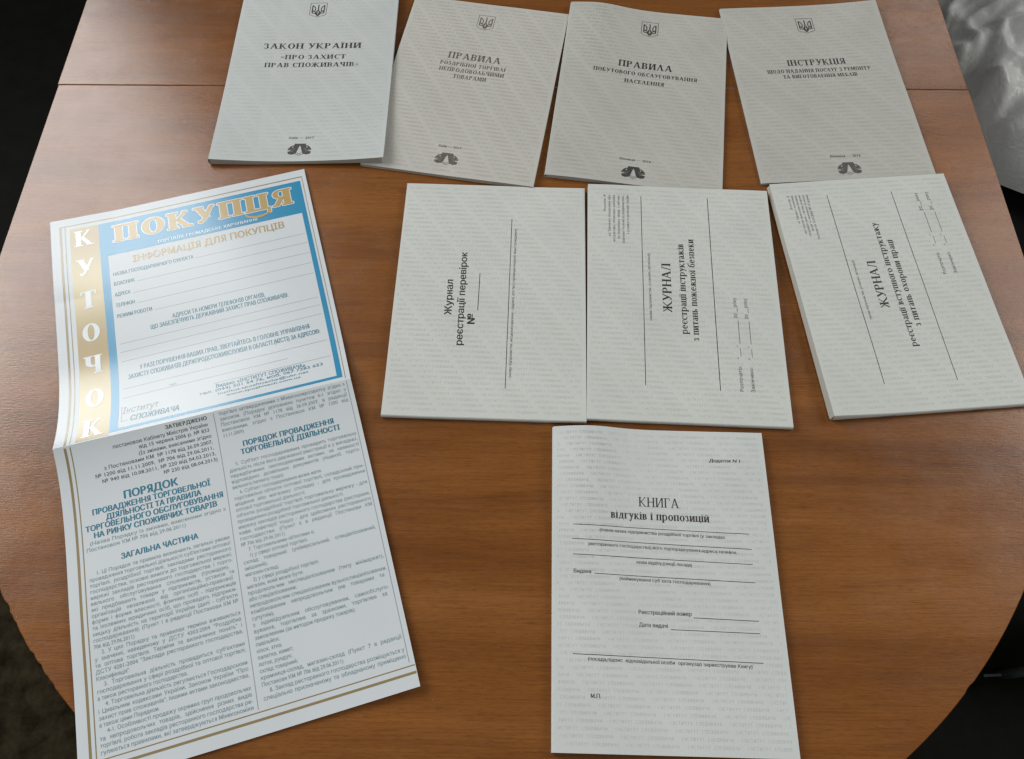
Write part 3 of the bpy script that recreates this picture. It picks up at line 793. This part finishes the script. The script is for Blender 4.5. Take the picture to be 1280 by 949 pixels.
# fire safety journal
t, s = booklet('journal', (62.2, 432.7), -.0400, 'sideways journal titled ЖУРНАЛ реєстрації інструктажів з питань пожежної безпеки, between two other journals', 'journal', GJ,
               T=3.3, base=lambda u, v: 2.4 * (1 - v / 210), curl=lambda u, v: .9 * math.exp(-((u - 20) / 25) ** 2 - ((v) / 30) ** 2), spine='bottom', leaves=8, paper=PAPER, micro='grey',
               blocks=[])
D2 = ['Додаток 4', 'до Типового положення про', 'інструктажі, спеціальне навчання', 'та перевірку знань з питань', 'пожежної безпеки на підприємствах,', 'в установах та організаціях України']
D2w = [17, 41, 46, 43, 47, 38]
for k, tx in enumerate(D2): word(t, s, tx, (14.6 + 3.75 * k, 10.5 + D2w[k]), (14.6 + 3.75 * k, 10.5), 1.95, INK_SOFT, 'light')
rule(t, s, (43.2, 182), (43.6, 10.5)); rule(t, s, (97.7, 184), (98.2, 10), .5)
word(t, s, '(назва підприємства, установи, організації)', (49.4, 127.6), (49.4, 66), 1.9, INK_SOFT)
word(t, s, 'ЖУРНАЛ', (65.1, 119.5), (65.2, 75), 6.9, font='bold', name='title_line')
word(t, s, 'реєстрації інструктажів', (76.3, 138), (76.3, 56), 5.4, font='bold', name='title_line')
word(t, s, 'з питань пожежної безпеки', (84.5, 143.5), (84.5, 51.2), 5.4, font='bold', name='title_line')
def dates(t, s, u, v0, tx, sc=1.0):
    word(t, s, tx, (u, v0), (u, v0 - 21), 2.6, INK_SOFT)
    word(t, s, '„'.replace('„', '"'), (u, v0 - 27), (u, v0 - 28.3), 2.2, INK_SOFT)
    rule(t, s, (u + .3, v0 - 29), (u + .3, v0 - 36), .3, INK_SOFT); word(t, s, '"', (u, v0 - 37), (u, v0 - 38.3), 2.2, INK_SOFT)
    rule(t, s, (u + .3, v0 - 40), (u + .3, v0 - 60), .35, INK_SOFT)
    word(t, s, '20', (u, v0 - 61.5), (u, v0 - 66), 2.6, INK_SOFT); rule(t, s, (u + .3, v0 - 67), (u + .3, v0 - 70.5), .3, INK_SOFT)
    word(t, s, 'року', (u, v0 - 71.5), (u, v0 - 80), 2.6, INK_SOFT)
dates(t, s, 114.6, 184.2, 'Розпочато:'); dates(t, s, 122.9, 184.6, 'Закінчено:')
# labour safety journal
t, s = booklet('journal', (213.0, 433.3), .0843, 'thick sideways journal titled ЖУРНАЛ реєстрації вступного інструктажу з питань охорони праці, near the right table edge', 'journal', GJ,
               T=4.1, base=lambda u, v: 2.4 * (1 - v / 210), curl=lambda u, v: 3.0 * max(0, 1 - u / 70) ** 2 * max(0, (v - 40) / 170), spine='bottom', leaves=9, paper=PAPER, micro='grey', fan=.35,
               blocks=[])
D3 = ['Додаток 2', 'до Типового положення', 'про порядок проведення навчання', 'і перевірки знань з питань охорони', 'праці та пожежної безпеки', 'Постанова від 12.01.2005 № 15 (форма)']
D3w = [14, 28, 38, 41, 36, 44]
for k, tx in enumerate(D3): word(t, s, tx, (13.2 + 3.1 * k, 13.2 + D3w[k]), (13.2 + 3.1 * k, 13.2), 1.8, INK_SOFT, 'light')
rule(t, s, (44.3, 187), (44.6, 14.8)); rule(t, s, (99, 187.7), (98.9, 15))
word(t, s, '(назва підприємства, установи, організації)', (50.2, 133), (50.2, 79), 1.8, INK_SOFT)
word(t, s, 'ЖУРНАЛ', (66.8, 123.6), (66.8, 80.5), 6.8, font='bold', name='title_line')
word(t, s, 'реєстрації вступного інструктажу', (78.2, 158.4), (78.2, 44.8), 5.2, font='bold', name='title_line')
word(t, s, 'з питань охорони праці', (86.0, 141.4), (86.0, 62), 5.2, font='bold', name='title_line')
dates(t, s, 119.8, 97.5, 'Розпочато:'); dates(t, s, 128.6, 97.5, 'Закінчено:')

# complaints book
curl = lambda u, v: 5.5 * math.exp(-((u - 24) / 26) ** 2) * (math.exp(-(v / 60) ** 2) + .28) + .6
t, s = booklet('complaints_book', (30.1, 215.0), -.0201, 'white booklet titled КНИГА відгуків і пропозицій with form lines, alone in the near row', 'booklet', None,
               T=2.6, curl=curl, paper=PAPER_COOL, micro='grey', blocks=[])
put(t, s, 'annex_note', INK, lambda i: i.text('Додаток N 1', (108.6, 23.0), (130.8, 22.9), 2.3, 'sans', bold=.07, slant=.2))
word(t, s, 'КНИГА', (58.0, 56.4), (86, 56.9), 6.6, font='light', name='title_line')
word(t, s, 'відгуків і пропозицій', (38.5, 65.2), (105.8, 66.2), 5.6, font='bold', name='title_line')
for p0, p1 in (((13, 70.3), (131.4, 73.6)), ((12.4, 80), (132.2, 83.9)), ((12.9, 90.3), (131.9, 94.0)), ((27, 102.7), (132.3, 105.9)), ((90, 129.3), (132, 130.3)), ((75, 137), (132, 138)), ((12.5, 153.3), (132, 155.9))):
    rule(t, s, p0, p1, .38)
for tx, p0, p1 in (('(повна назва підприємства роздрібної торгівлі (у закладах', (30.5, 74.6), (115.2, 77.2)),
                   ('ресторанного господарства),його підпорядкування,адреса,телефон,', (22.9, 84.2), (122.3, 87.3)),
                   ('назва відділу,(секції, посада)', (54.7, 95.3), (91.6, 96.4)), ('(найменування суб`єкта господарювання)', (43, 106.4), (102.9, 108.3)),
                   ('(посада,підпис  відповідальної особи  органу,що зареєстрував Книгу)', (21.5, 157), (124.9, 159.2))):
    word(t, s, tx, p0, p1, 2.0, INK_SOFT, bold=.04)
word(t, s, 'Видана', (12.9, 102.5), (24.8, 102.7), 2.4, INK_SOFT, bold=.05); word(t, s, 'Реєстраційний номер', (54.6, 127.7), (89, 128.3), 2.4, INK_SOFT, bold=.05)
word(t, s, 'Дата видачі', (54.6, 135.6), (73.3, 136), 2.4, INK_SOFT, bold=.05); word(t, s, 'М.П.', (22.8, 178.9), (29.6, 178.9), 2.3, INK_SOFT, bold=.05)

# ------------------------------------------------------------------ consumer corner leaflet
LX, LY, LA = -375.5, 392.2, .2886
LW, LL, FOLD = 207.0, 427.0, 208.6
leaf = root('leaflet', (LX, LY), 'large glossy two panel leaflet КУТОЧОК ПОКУПЦЯ with blue and gold frame, folded open on the left', 'leaflet', None, LA)
def leaf_z(u, v):
    zr = 15.5 - 7.5 * (u / LW) ** .8
    if v <= FOLD:
        q = max(0.0, (v - (FOLD - 78)) / 78); z = 1.2 + (zr - 1.2) * q ** 2.6
        z += 1.6 * math.exp(-((v - 60) / 50) ** 2) * (1 - u / LW * .6)
        z += 2.5 * max(0, 1 - u / 50) * max(0, 1 - v / 80)
    else:
        d = v - FOLD; z = 1.2 + (zr - 1.2) * (math.exp(-d / 30) * .9 + .1 * max(0, 1 - d / 160))
        z += 4.0 * max(0, (u - 90) / 117) ** 2 * max(0, (d - 90) / 128) ** 1.6
        z += 1.0 * math.exp(-((d - 120) / 40) ** 2)
    return z
lsurf = lambda u, v: (u, -v, leaf_z(u, v) + .35)
def panel(name, v0, v1, nv):
    mb = MB(); sheet(mb, lambda u, v, f: (u, -v, leaf_z(u, v)), .35, .3, 1, 0, v0, LW, v1, 40, nv); return mb.obj(name, GLOSSY, leaf, True)
# smooth shading would round the paper edges; keep the faces flat but fine
for nm, a, b in (('upper_panel', 0, FOLD), ('lower_panel', FOLD, LL)):
    o = panel(nm, a, b, 110)
    for p in o.data.polygons: p.use_smooth = abs(p.normal.z) > .7
    o.data.set_sharp_from_angle(angle=math.radians(50))
def lp(name, m, fn, lift=.06): return put(leaf, lsurf, name, m, fn, lift)
lp('blue_frame', L_FIELD, lambda i: (i.patch(36.6, 11.6, 201.6, 45.4, 2.2), i.patch(36.6, 45.4, 42.4, 203.0, 2.2), i.patch(197.6, 45.4, 201.6, 203.0, 2.0), i.patch(36.6, 203.0, 201.6, 205.4, 2.2)))
lp('gold_column', L_GOLDCOL, lambda i: i.patch(14.6, 11.6, 36.6, 207.6, 2.0))
def border(i):
    for (u, wd) in ((7.6, 1.7), (11.0, .7)):
        i.patch(u - wd / 2, 8.2, u + wd / 2, 417.3 if wd > 1 else 414.0, 2.2)
    i.patch(6.75, 417.3, 206.6, 418.9, 2.2); i.patch(10.65, 413.3, 206.6, 414.0, 2.2)
    i.patch(6.7, 7.2, 203.7, 8.2, 2.2); i.patch(203.2, 8.2, 203.7, 207, 2.0)
lp('gold_border', L_GOLDLINE, border)
lp('margin_line', L_RULE, lambda i: i.patch(203.3, 209.2, 203.7, 411.5, 2.2))
lp('column_divider', L_RULE, lambda i: i.patch(107.9, 210, 108.3, 412, 2.2))
for ch, v, hw in zip('КУТОЧОК', (22.6, 51.8, 82.4, 112.2, 140.6, 169.8, 196.6), (7.9, 7.9, 7.6, 7.6, 7.3, 7.6, 7.9)):
    lp('side_letter', L_WHITE, lambda i: i.text(ch, (25.5 - hw, v + 7.8), (25.5 + hw, v + 7.8), 15.6, 'poster2'), .16)
# main word: pale outline under a gold face
def word_outline(i):
    for dx, dy in ((-.7, 0), (.7, 0), (0, -.7), (0, .7), (.5, .5), (-.5, -.5), (.5, -.5), (-.5, .5)):
        i.text('ПОКУПЦЯ', (47.4 + dx, 33.3 + dy), (194.2 + dx, 33.6 + dy), 17.0, 'poster', z=(dx * 3 + dy) * .004)
lp('headline_outline', L_WHITE, word_outline, .13)
def word_face(i):
    i.text('ПОКУПЦЯ', (47.4, 33.3), (194.2, 33.6), 17.0, 'poster')
    for k in range(10):
        a, b = math.pi * k / 10, math.pi * (k + 1) / 10
        i.poly([(163 + 11 * math.cos(a) , 34.5 + 6.2 * math.sin(a)), (163 + 11 * math.cos(b), 34.5 + 6.2 * math.sin(b)), (163 + 9.8 * math.cos(b), 34.2 + 4.2 * math.sin(b)), (163 + 9.8 * math.cos(a), 34.2 + 4.2 * math.sin(a))])
lp('headline', L_GOLD, word_face, .20)
def lw(tx, p0, p1, cap, m, bold=0.0, name='text_line', **kw): lp(name, m, lambda i: i.text(tx, p0, p1, cap, kw.pop('font', 'sans'), bold=bold, **kw), .13)
lw('ТОРГІВЛЯ, ГРОМАДСЬКЕ ХАРЧУВАННЯ', (80.8, 43.6), (161.6, 43.0), 2.7, L_WHITE, .05)
lw('ІНФОРМАЦІЯ ДЛЯ ПОКУПЦІВ', (60.5, 56.9), (181.8, 56.3), 6.2, L_GOLD, .05, 'heading')
for tx, u1, v in (("НАЗВА ГОСПОДАРЮЮЧОГО СУБ'ЄКТА", 107.4, 66.0), ('ВЛАСНИК', 61, 75.2), ('АДРЕСА', 56.6, 85.2), ('ТЕЛЕФОН', 59.2, 95.2), ('РЕЖИМ РОБОТИ', 71.4, 105.2)):
    lw(tx, (44.8, v), (u1, v + .2), 3.1, L_TEXTBLUE, .05); lp('ruled_line', L_RULE, lambda i: i.line((u1 + 2, v + .3), (196.5, v + .5), .32))
lw('АДРЕСИ ТА НОМЕРИ ТЕЛЕФОНІВ ОРГАНІВ,', (85.5, 116.4), (156.5, 116.8), 3.6, L_TEXTBLUE, .05)
lw('ЩО ЗАБЕЗПЕЧУЮТЬ ДЕРЖАВНИЙ ЗАХИСТ ПРАВ СПОЖИВАЧІВ:', (68.5, 122.0), (173.8, 122.0), 3.6, L_TEXTBLUE, .05)
for v in (128.6, 136, 144.2): lp('ruled_line', L_RULE, lambda i: i.line((45, v), (196, v), .32))
lw('У РАЗІ ПОРУШЕННЯ ВАШИХ ПРАВ, ЗВЕРТАЙТЕСЬ В ГОЛОВНЕ УПРАВЛІННЯ', (57.8, 154.2), (184.9, 154.4), 3.7, L_TEXTBLUE, .05)
lw('ЗАХИСТУ СПОЖИВАЧІВ ДЕРЖПРОДСПОЖИВСЛУЖБИ В ОБЛАСТІ (МІСТІ) ЗА АДРЕСОЮ:', (49, 160.6), (191.8, 161), 3.7, L_TEXTBLUE, .05)
lp('ruled_line', L_RULE, lambda i: i.line((45, 168.4), (196, 168.6), .32)); lp('ruled_line', L_RULE, lambda i: i.line((45, 176.6), (165, 176.6), .32)); lp('ruled_line', L_RULE, lambda i: i.line((110, 183.0), (196, 183.6), .32))
lw('тел.', (78, 175.8), (84, 175.8), 2.2, L_RULE)
lw('Видано: «ІНСТИТУТ СПОЖИВАЧА»', (111, 187.4), (176.5, 187.7), 3.0, L_TEXTBLUE, .05)
lw('тел. (044) 501 54 76, моб. 067 7283 653', (99, 190.9), (189.5, 190.4), 2.4, L_TEXTBLUE, .04)
lw('institut.spozhivacha@ukr.net', (112, 194.2), (178, 193.8), 1.9, L_TEXTBLUE, .04); lw('www.spozhivach.com.ua', (118, 197.2), (172, 196.9), 1.9, L_TEXTBLUE, .04)
lw('Інститут', (44.5, 190.6), (70, 191.6), 5.2, L_RULE, 0, 'logo_lettering', slant=.15); lw('СПОЖИВАЧА', (50, 198.6), (84.6, 199.6), 4.6, L_TEXTBLUE, .06, 'logo_lettering', slant=.15)
lp('logo_stroke', L_RULE, lambda i: (i.line((44.5, 184), (44.5, 198), .5), i.line((44.5, 198), (49, 197), .5)))

# lower panel, left column
rows = [('ЗАТВЕРДЖЕНО', 74.3, 103.2, 213.0, L_DARK, .09), ('постановою Кабінету Міністрів України', 38, 103, 217.5, L_DARK, 0), ('від 15 червня 2006 р. № 833', 55, 103.4, 221.6, L_DARK, 0),
        ('(Із змінами, внесеними згідно', 54, 104, 226.0, L_DARK, 0), ('з Постановами КМ  № 1178 від 26.09.2007,', 30, 104, 230.4, L_DARK, 0), ('№ 1200 від 11.11.2009,  № 706 від 29.06.2011,', 23.5, 104.2, 234.8, L_DARK, 0),
        ('№ 940 від 10.08.2011, № 220 від 04.03.2013,', 27.5, 104.8, 239.2, L_DARK, 0), ('№ 230 від 08.04.2013)', 68.3, 105.4, 243.6, L_DARK, 0)]
for tx, u0, u1, v, m, bd in rows: lw(tx, (u0, v), (u1, v + .2), 2.5, m, bd)
for tx, u0, u1, v, cap in (('ПОРЯДОК', 39.8, 76.5, 253.6, 5.2), ('ПРОВАДЖЕННЯ ТОРГОВЕЛЬНОЇ', 18.5, 97.8, 259.6, 3.7), ('ДІЯЛЬНОСТІ ТА ПРАВИЛА', 27.2, 90.8, 264.9, 3.7),
                           ('ТОРГОВЕЛЬНОГО ОБСЛУГОВУВАННЯ', 13.2, 105.2, 270.2, 3.7), ('НА РИНКУ СПОЖИВЧИХ ТОВАРІВ', 18.2, 100.3, 275.6, 3.7), ('ЗАГАЛЬНА ЧАСТИНА', 34.5, 85.2, 294.6, 3.7)):
    lw(tx, (u0, v), (u1, v + .2), cap, L_BLUE, .10, 'heading')
lw('(Назва Порядку із змінами, внесеними згідно з', (15.4, 280.0), (105.6, 280.4), 2.4, L_INK, 0); lw('Постановою КМ № 706 від 29.06.2011)', (13, 284.1), (78.4, 284.3), 2.4, L_INK, 0)
LEFT = """>1. Ці Порядок та правила визначають загальні умови
провадження торговельної діяльності суб'єктами оптової
торгівлі, роздрібної торгівлі, закладами ресторанного
господарства, основні вимоги до торговельної мережі,
мережі закладів ресторанного господарства і торго-
вельного обслуговування споживачів (громадян),
які придбавають товари у підприємств, установ та
організацій незалежно від організаційно-правової
форми і форми власності, фізичних осіб - підприємців
та іноземних юридичних осіб, що провадять підприєм-
ницьку діяльність на території України (далі - суб'єкти
господарювання). (Пункт 1 в редакції Постанови КМ №
<706 від 29.06.2011)
>2. У цих Порядку та правилах терміни вживаються
у значенні, наведеному у ДСТУ 4303:2004 "Роздрібна
та оптова торгівля. Терміни та визначення понять" і
ДСТУ 4281-2004 "Заклади ресторанного господарства.
<Класифікація".
>3. Торговельна діяльність провадиться суб'єктами
господарювання у сфері роздрібної та оптової торгівлі,
<а також ресторанного господарства.
>4. Торговельна діяльність регулюється Господарським
і Цивільним кодексами України, Законом України "Про
захист прав споживачів", іншими актами законодавства,
<а також цими Порядком.
>4-1. Особливості продажу окремих груп продовольчих
та непродовольчих товарів, здійснення різних видів
торгівлі, робота закладів ресторанного господарства ре-
гулюються правилами, які затверджуються Мінекономіки"""
RIGHT0 = """торгівлі затвердженими з Мінекономрозвитку згідно з
законом. (Порядок доповнено пунктом 4-1 згідно з
Постановою КМ № 1178 від 26.09.2007, в редакції
внесеними, згідно з Постановою КМ № 1200 від
<11.11.2009)"""
RIGHT = """>5. Суб'єкт господарювання провадить торговельну
діяльність після його державної реєстрації а у випадках,
передбачених законодавчими актами, за наявності
відповідних дозвільних документів (ліцензії, торго-
<вельного патенту тощо).
<>6. Суб'єкт господарювання може мати:
торговельні об'єкти оптової торгівлі, складський при-
міщення або магазину (склади) - для провадження
<оптової торговельної діяльності;
об'єкти роздрібної торгівлі торговельну мережу - для
<провадження роздрібної торговельної діяльності;
мережу закладів ресторанного господарства (ресторани,
кафе, кафетерії тощо) - для здійснення ресторанного
господарства. (Пункт 6 в редакції Постанови КМ
<№ 706 від 29.06.2011)
<>7. Торговельними об'єктами є:
<>1) у сфері оптової торгівлі:
склад товарний (універсальний, спеціалізований,
<змішаний);
<магазин-склад;
<>2) у сфері роздрібної торгівлі:
<магазин, який може бути:
продовольчим неспеціалізованим (типу мінімаркет),
<або спеціалізованим;
непродовольчим спеціалізованим вузькоспеціалізованим,
комбінованим непродовольчим (не товарами та
<супутнім);
з індивідуальним обслуговуванням, самообслуго-
вування, торгівлею за зразками, торгівлею за
<замовленням (за методом продажу товарів);
<павільйон;
<кіоск, ятка;
<палатка, намет;
<лоток, рундук;
<склад товарний;
крамниця-склад, магазин-склад (Пункт 7 в редакції
<Постанови КМ № 706 від 29.06.2011)
>8. Заклад ресторанного господарства розміщується у
спеціально призначеному та обладнаному приміщенні"""
def column(text, u0, u1, v0, pitch, m, cap=2.45):
    for k, ln in enumerate(text.split('\n')):
        just = True; ind = 0
        if ln.startswith('<'): just = False; ln = ln[1:]
        if ln.startswith('>'): ind = 4.5; ln = ln[1:]
        lw(ln, (u0 + ind, v0 + k * pitch), (u1, v0 + k * pitch + .15), cap, m, 0, fit=False, justify=just, xs=.86)
column(LEFT, 13.6, 105.6, 300.6, 3.94, L_INK)
column(RIGHT0, 111.6, 201.8, 212.4, 4.0, L_INK)
lw('ПОРЯДОК ПРОВАДЖЕННЯ', (123.6, 238.2), (188.3, 238.2), 3.7, L_BLUE, .10, 'heading'); lw('ТОРГОВЕЛЬНОЇ ДІЯЛЬНОСТІ', (121.3, 243.9), (191.6, 243.9), 3.7, L_BLUE, .10, 'heading')
column(RIGHT, 112.0, 202.2, 250.6, 4.14, L_INK)

# ------------------------------------------------------------------ chair with the crumpled bag, right of the table
BLACKUP = mat_plain('black_upholstery', (0.0015,) * 3, (0.004,) * 3, 60, 0.85, 0.3, 0.2)
METAL = mat_plain('dark_metal', (0.02, 0.02, 0.02), (0.05, 0.05, 0.05), 20, 0.4, 0, 0.5, (1, 1, 1), 0.6)
def chair(xy, rz, label, group=None):
    t = root('chair', xy, label, 'chair', group, rz, 0)
    mb = MB(); n = 16; hw = 225
    for j in range(n + 1):
        for i in range(n + 1):
            a, b = -1 + 2 * i / n, -1 + 2 * j / n
            e = max(abs(a), abs(b)); z = 470 + 22 * (1 - e ** 4)
            rr = 1 - .05 * (abs(a) * abs(b)) ** 3
            mb.v.append((a * hw * rr, b * hw * rr, z))
    for j in range(n):
        for i in range(n):
            q = j * (n + 1) + i; mb.f.append((q, q + 1, q + n + 2, q + n + 1))
    per = [i for i in range(n)] + [j * (n + 1) + n for j in range(n)] + [n * (n + 1) + i for i in range(n, 0, -1)] + [j * (n + 1) for j in range(n, 0, -1)]
    m0 = len(mb.v); mb.v += [(mb.v[i][0], mb.v[i][1], 435) for i in per]; L = len(per)
    for k in range(L): mb.f.append((per[k], m0 + k, m0 + (k + 1) % L, per[(k + 1) % L]))
    mb.f.append(tuple(m0 + k for k in range(L)))
    mb.obj('seat', BLACKUP, t, False)
    for sx in (-1, 1):
        for sy in (-1, 1):
            mb = MB(); mb.tube([(sx * 195, sy * 195, 434), (sx * 215, sy * 215, 0)], 12, 12); mb.obj('leg', METAL, t, True)
    mb = MB(); n = 12
    for j in range(n + 1):
        for i in range(n + 1):
            a = -1 + 2 * i / n; b = j / n
            mb.v.append((235 + 22 * b - 18 * (1 - a * a) * 0 + 14 * a * a, a * 205, 560 + b * 330))
    k0 = len(mb.v); mb.v += [(x + 28, y, z) for x, y, z in mb.v[:k0]]
    for j in range(n):
        for i in range(n):
            q = j * (n + 1) + i; mb.f.append((q, q + 1, q + n + 2, q + n + 1)); mb.f.append((k0 + q + n + 1, k0 + q + n + 2, k0 + q + 1, k0 + q))
    per = [i for i in range(n)] + [j * (n + 1) + n for j in range(n)] + [n * (n + 1) + i for i in range(n, 0, -1)] + [j * (n + 1) for j in range(n, 0, -1)]
    for a, b in zip(per, per[1:] + per[:1]): mb.f.append((a, b, b + k0, a + k0))
    mb.obj('backrest', BLACKUP, t, False)
    for sy in (-1, 1):
        mb = MB(); mb.tube([(205, sy * 120, 440), (250, sy * 120, 470), (262, sy * 120, 600)], 10, 10); mb.obj('back_support', METAL, t, True)
    return t
chair((760, 800), 0.12, 'black upholstered chair under the white crumpled bag, right of the table')

BAG, nt, b = nodes_of('thin_white_plastic')
mp = coords(nt, (1, 1, 1)); tt = tex(nt, mp, 9, 5, .6, .4)
r = ramp(nt, [(0.3, (0.52, 0.53, 0.51, 1)), (0.7, (0.68, 0.68, 0.66, 1))]); nt.links.new(tt.outputs[0], r.inputs[0]); nt.links.new(r.outputs[0], b.inputs['Base Color'])
b.inputs['Roughness'].default_value = 0.38; b.inputs['Specular IOR Level'].default_value = 0.5
b.inputs['Transmission Weight'].default_value = 0.0
tf = tex(nt, mp, 60, 4, .6, 1.2); bu = nt.nodes.new('ShaderNodeBump'); bu.inputs['Strength'].default_value = .35; bu.inputs['Distance'].default_value = .004
nt.links.new(tf.outputs[0], bu.inputs['Height']); nt.links.new(bu.outputs[0], b.inputs['Normal'])
bag = root('crumpled_bag', (735, 845), 'crumpled white plastic bag lying on the black chair seat', 'bag', None, 0, 490)
mb = MB(); n = 150; rnd = random.Random(5)
waves = []
for k in range(9):
    a = rnd.uniform(0, math.pi); waves.append((math.cos(a), math.sin(a), rnd.choice((45, 70, 110, 160, 220)) * rnd.uniform(.8, 1.2), rnd.uniform(0, 100), rnd.uniform(.6, 1)))
def bag_h(x, y):
    wx = x + 26 * noise.noise(Vector((x * .011, y * .011, 1))); wy = y + 26 * noise.noise(Vector((x * .011, y * .011, 7)))
    h = 0
    for cx, cy, L, ph, am in waves:
        q = ((wx * cx + wy * cy + ph) / L) % 1.0; h += am * L * .19 * abs(q - .5) * 2
    h += 34 * noise.noise(Vector((x * .006, y * .006, 3)))
    h += 9 * (1 - abs(noise.noise(Vector((wx * .02, wy * .02, 9)))) * 3)
    return h
for j in range(n + 1):
    for i in range(n + 1):
        a, b2 = -1 + 2 * i / n, -1 + 2 * j / n
        # square grid mapped to a disc
        x = a * math.sqrt(1 - b2 * b2 / 2); y = b2 * math.sqrt(1 - a * a / 2); rr = math.hypot(x, y)
        th = math.atan2(y, x); R_ = 242 + 9 * math.sin(3 * th + 1) + 6 * math.sin(7 * th)
        X, Y = x * R_, y * R_
        edge = max(0, 1 - rr ** 6)
        mb.v.append((X, Y, 8 + edge * (45 + 0.9 * bag_h(X, Y)) + 10 * (1 - edge)))
for j in range(n):
    for i in range(n):
        q = j * (n + 1) + i; mb.f.append((q, q + 1, q + n + 2, q + n + 1))
o = mb.obj('bag_film', BAG, bag, True)

# lower right, below the table edge: foot of a second dark chair
t = root('stool', (860, 190), 'dark stool with a thin grey metal rail, barely seen below the right table edge', 'stool', None, .05, 0)
RAIL = mat_plain('grey_rail', (0.05, 0.06, 0.06), (0.10, 0.11, 0.11), 20, 0.4, 0, 0.5)
BROWN = mat_plain('brown_leather', (0.02, 0.012, 0.007), (0.07, 0.045, 0.03), 14, 0.6, 0.3)
mb = MB(); mb.tube([(-150, -62, 12), (150, -62, 12)], 2.2, 8); mb.obj('rail', RAIL, t, True)
for sx in (-1, 1):
    for sy in (-1, 1):
        mb = MB(); mb.tube([(sx * 118, sy * 62, 0), (sx * 118, sy * 62, 120)], 7, 8); mb.obj('leg', RAIL, t, True)
mb = MB(); n = 14
for j in range(n + 1):
    for i in range(n + 1):
        a, b2 = -1 + 2 * i / n, -1 + 2 * j / n
        x = a * math.sqrt(1 - b2 * b2 / 2); y = b2 * math.sqrt(1 - a * a / 2); rr = min(1, math.hypot(x, y))
        mb.v.append((x * 125, y * 62, 120 + 40 * math.sqrt(max(0, 1 - rr ** 3)) + 4 * noise.noise(Vector((x * 3, y * 3, 0)))))
for j in range(n):
    for i in range(n):
        q = j * (n + 1) + i; mb.f.append((q, q + 1, q + n + 2, q + n + 1))
mb.obj('seat', BROWN, t, True)
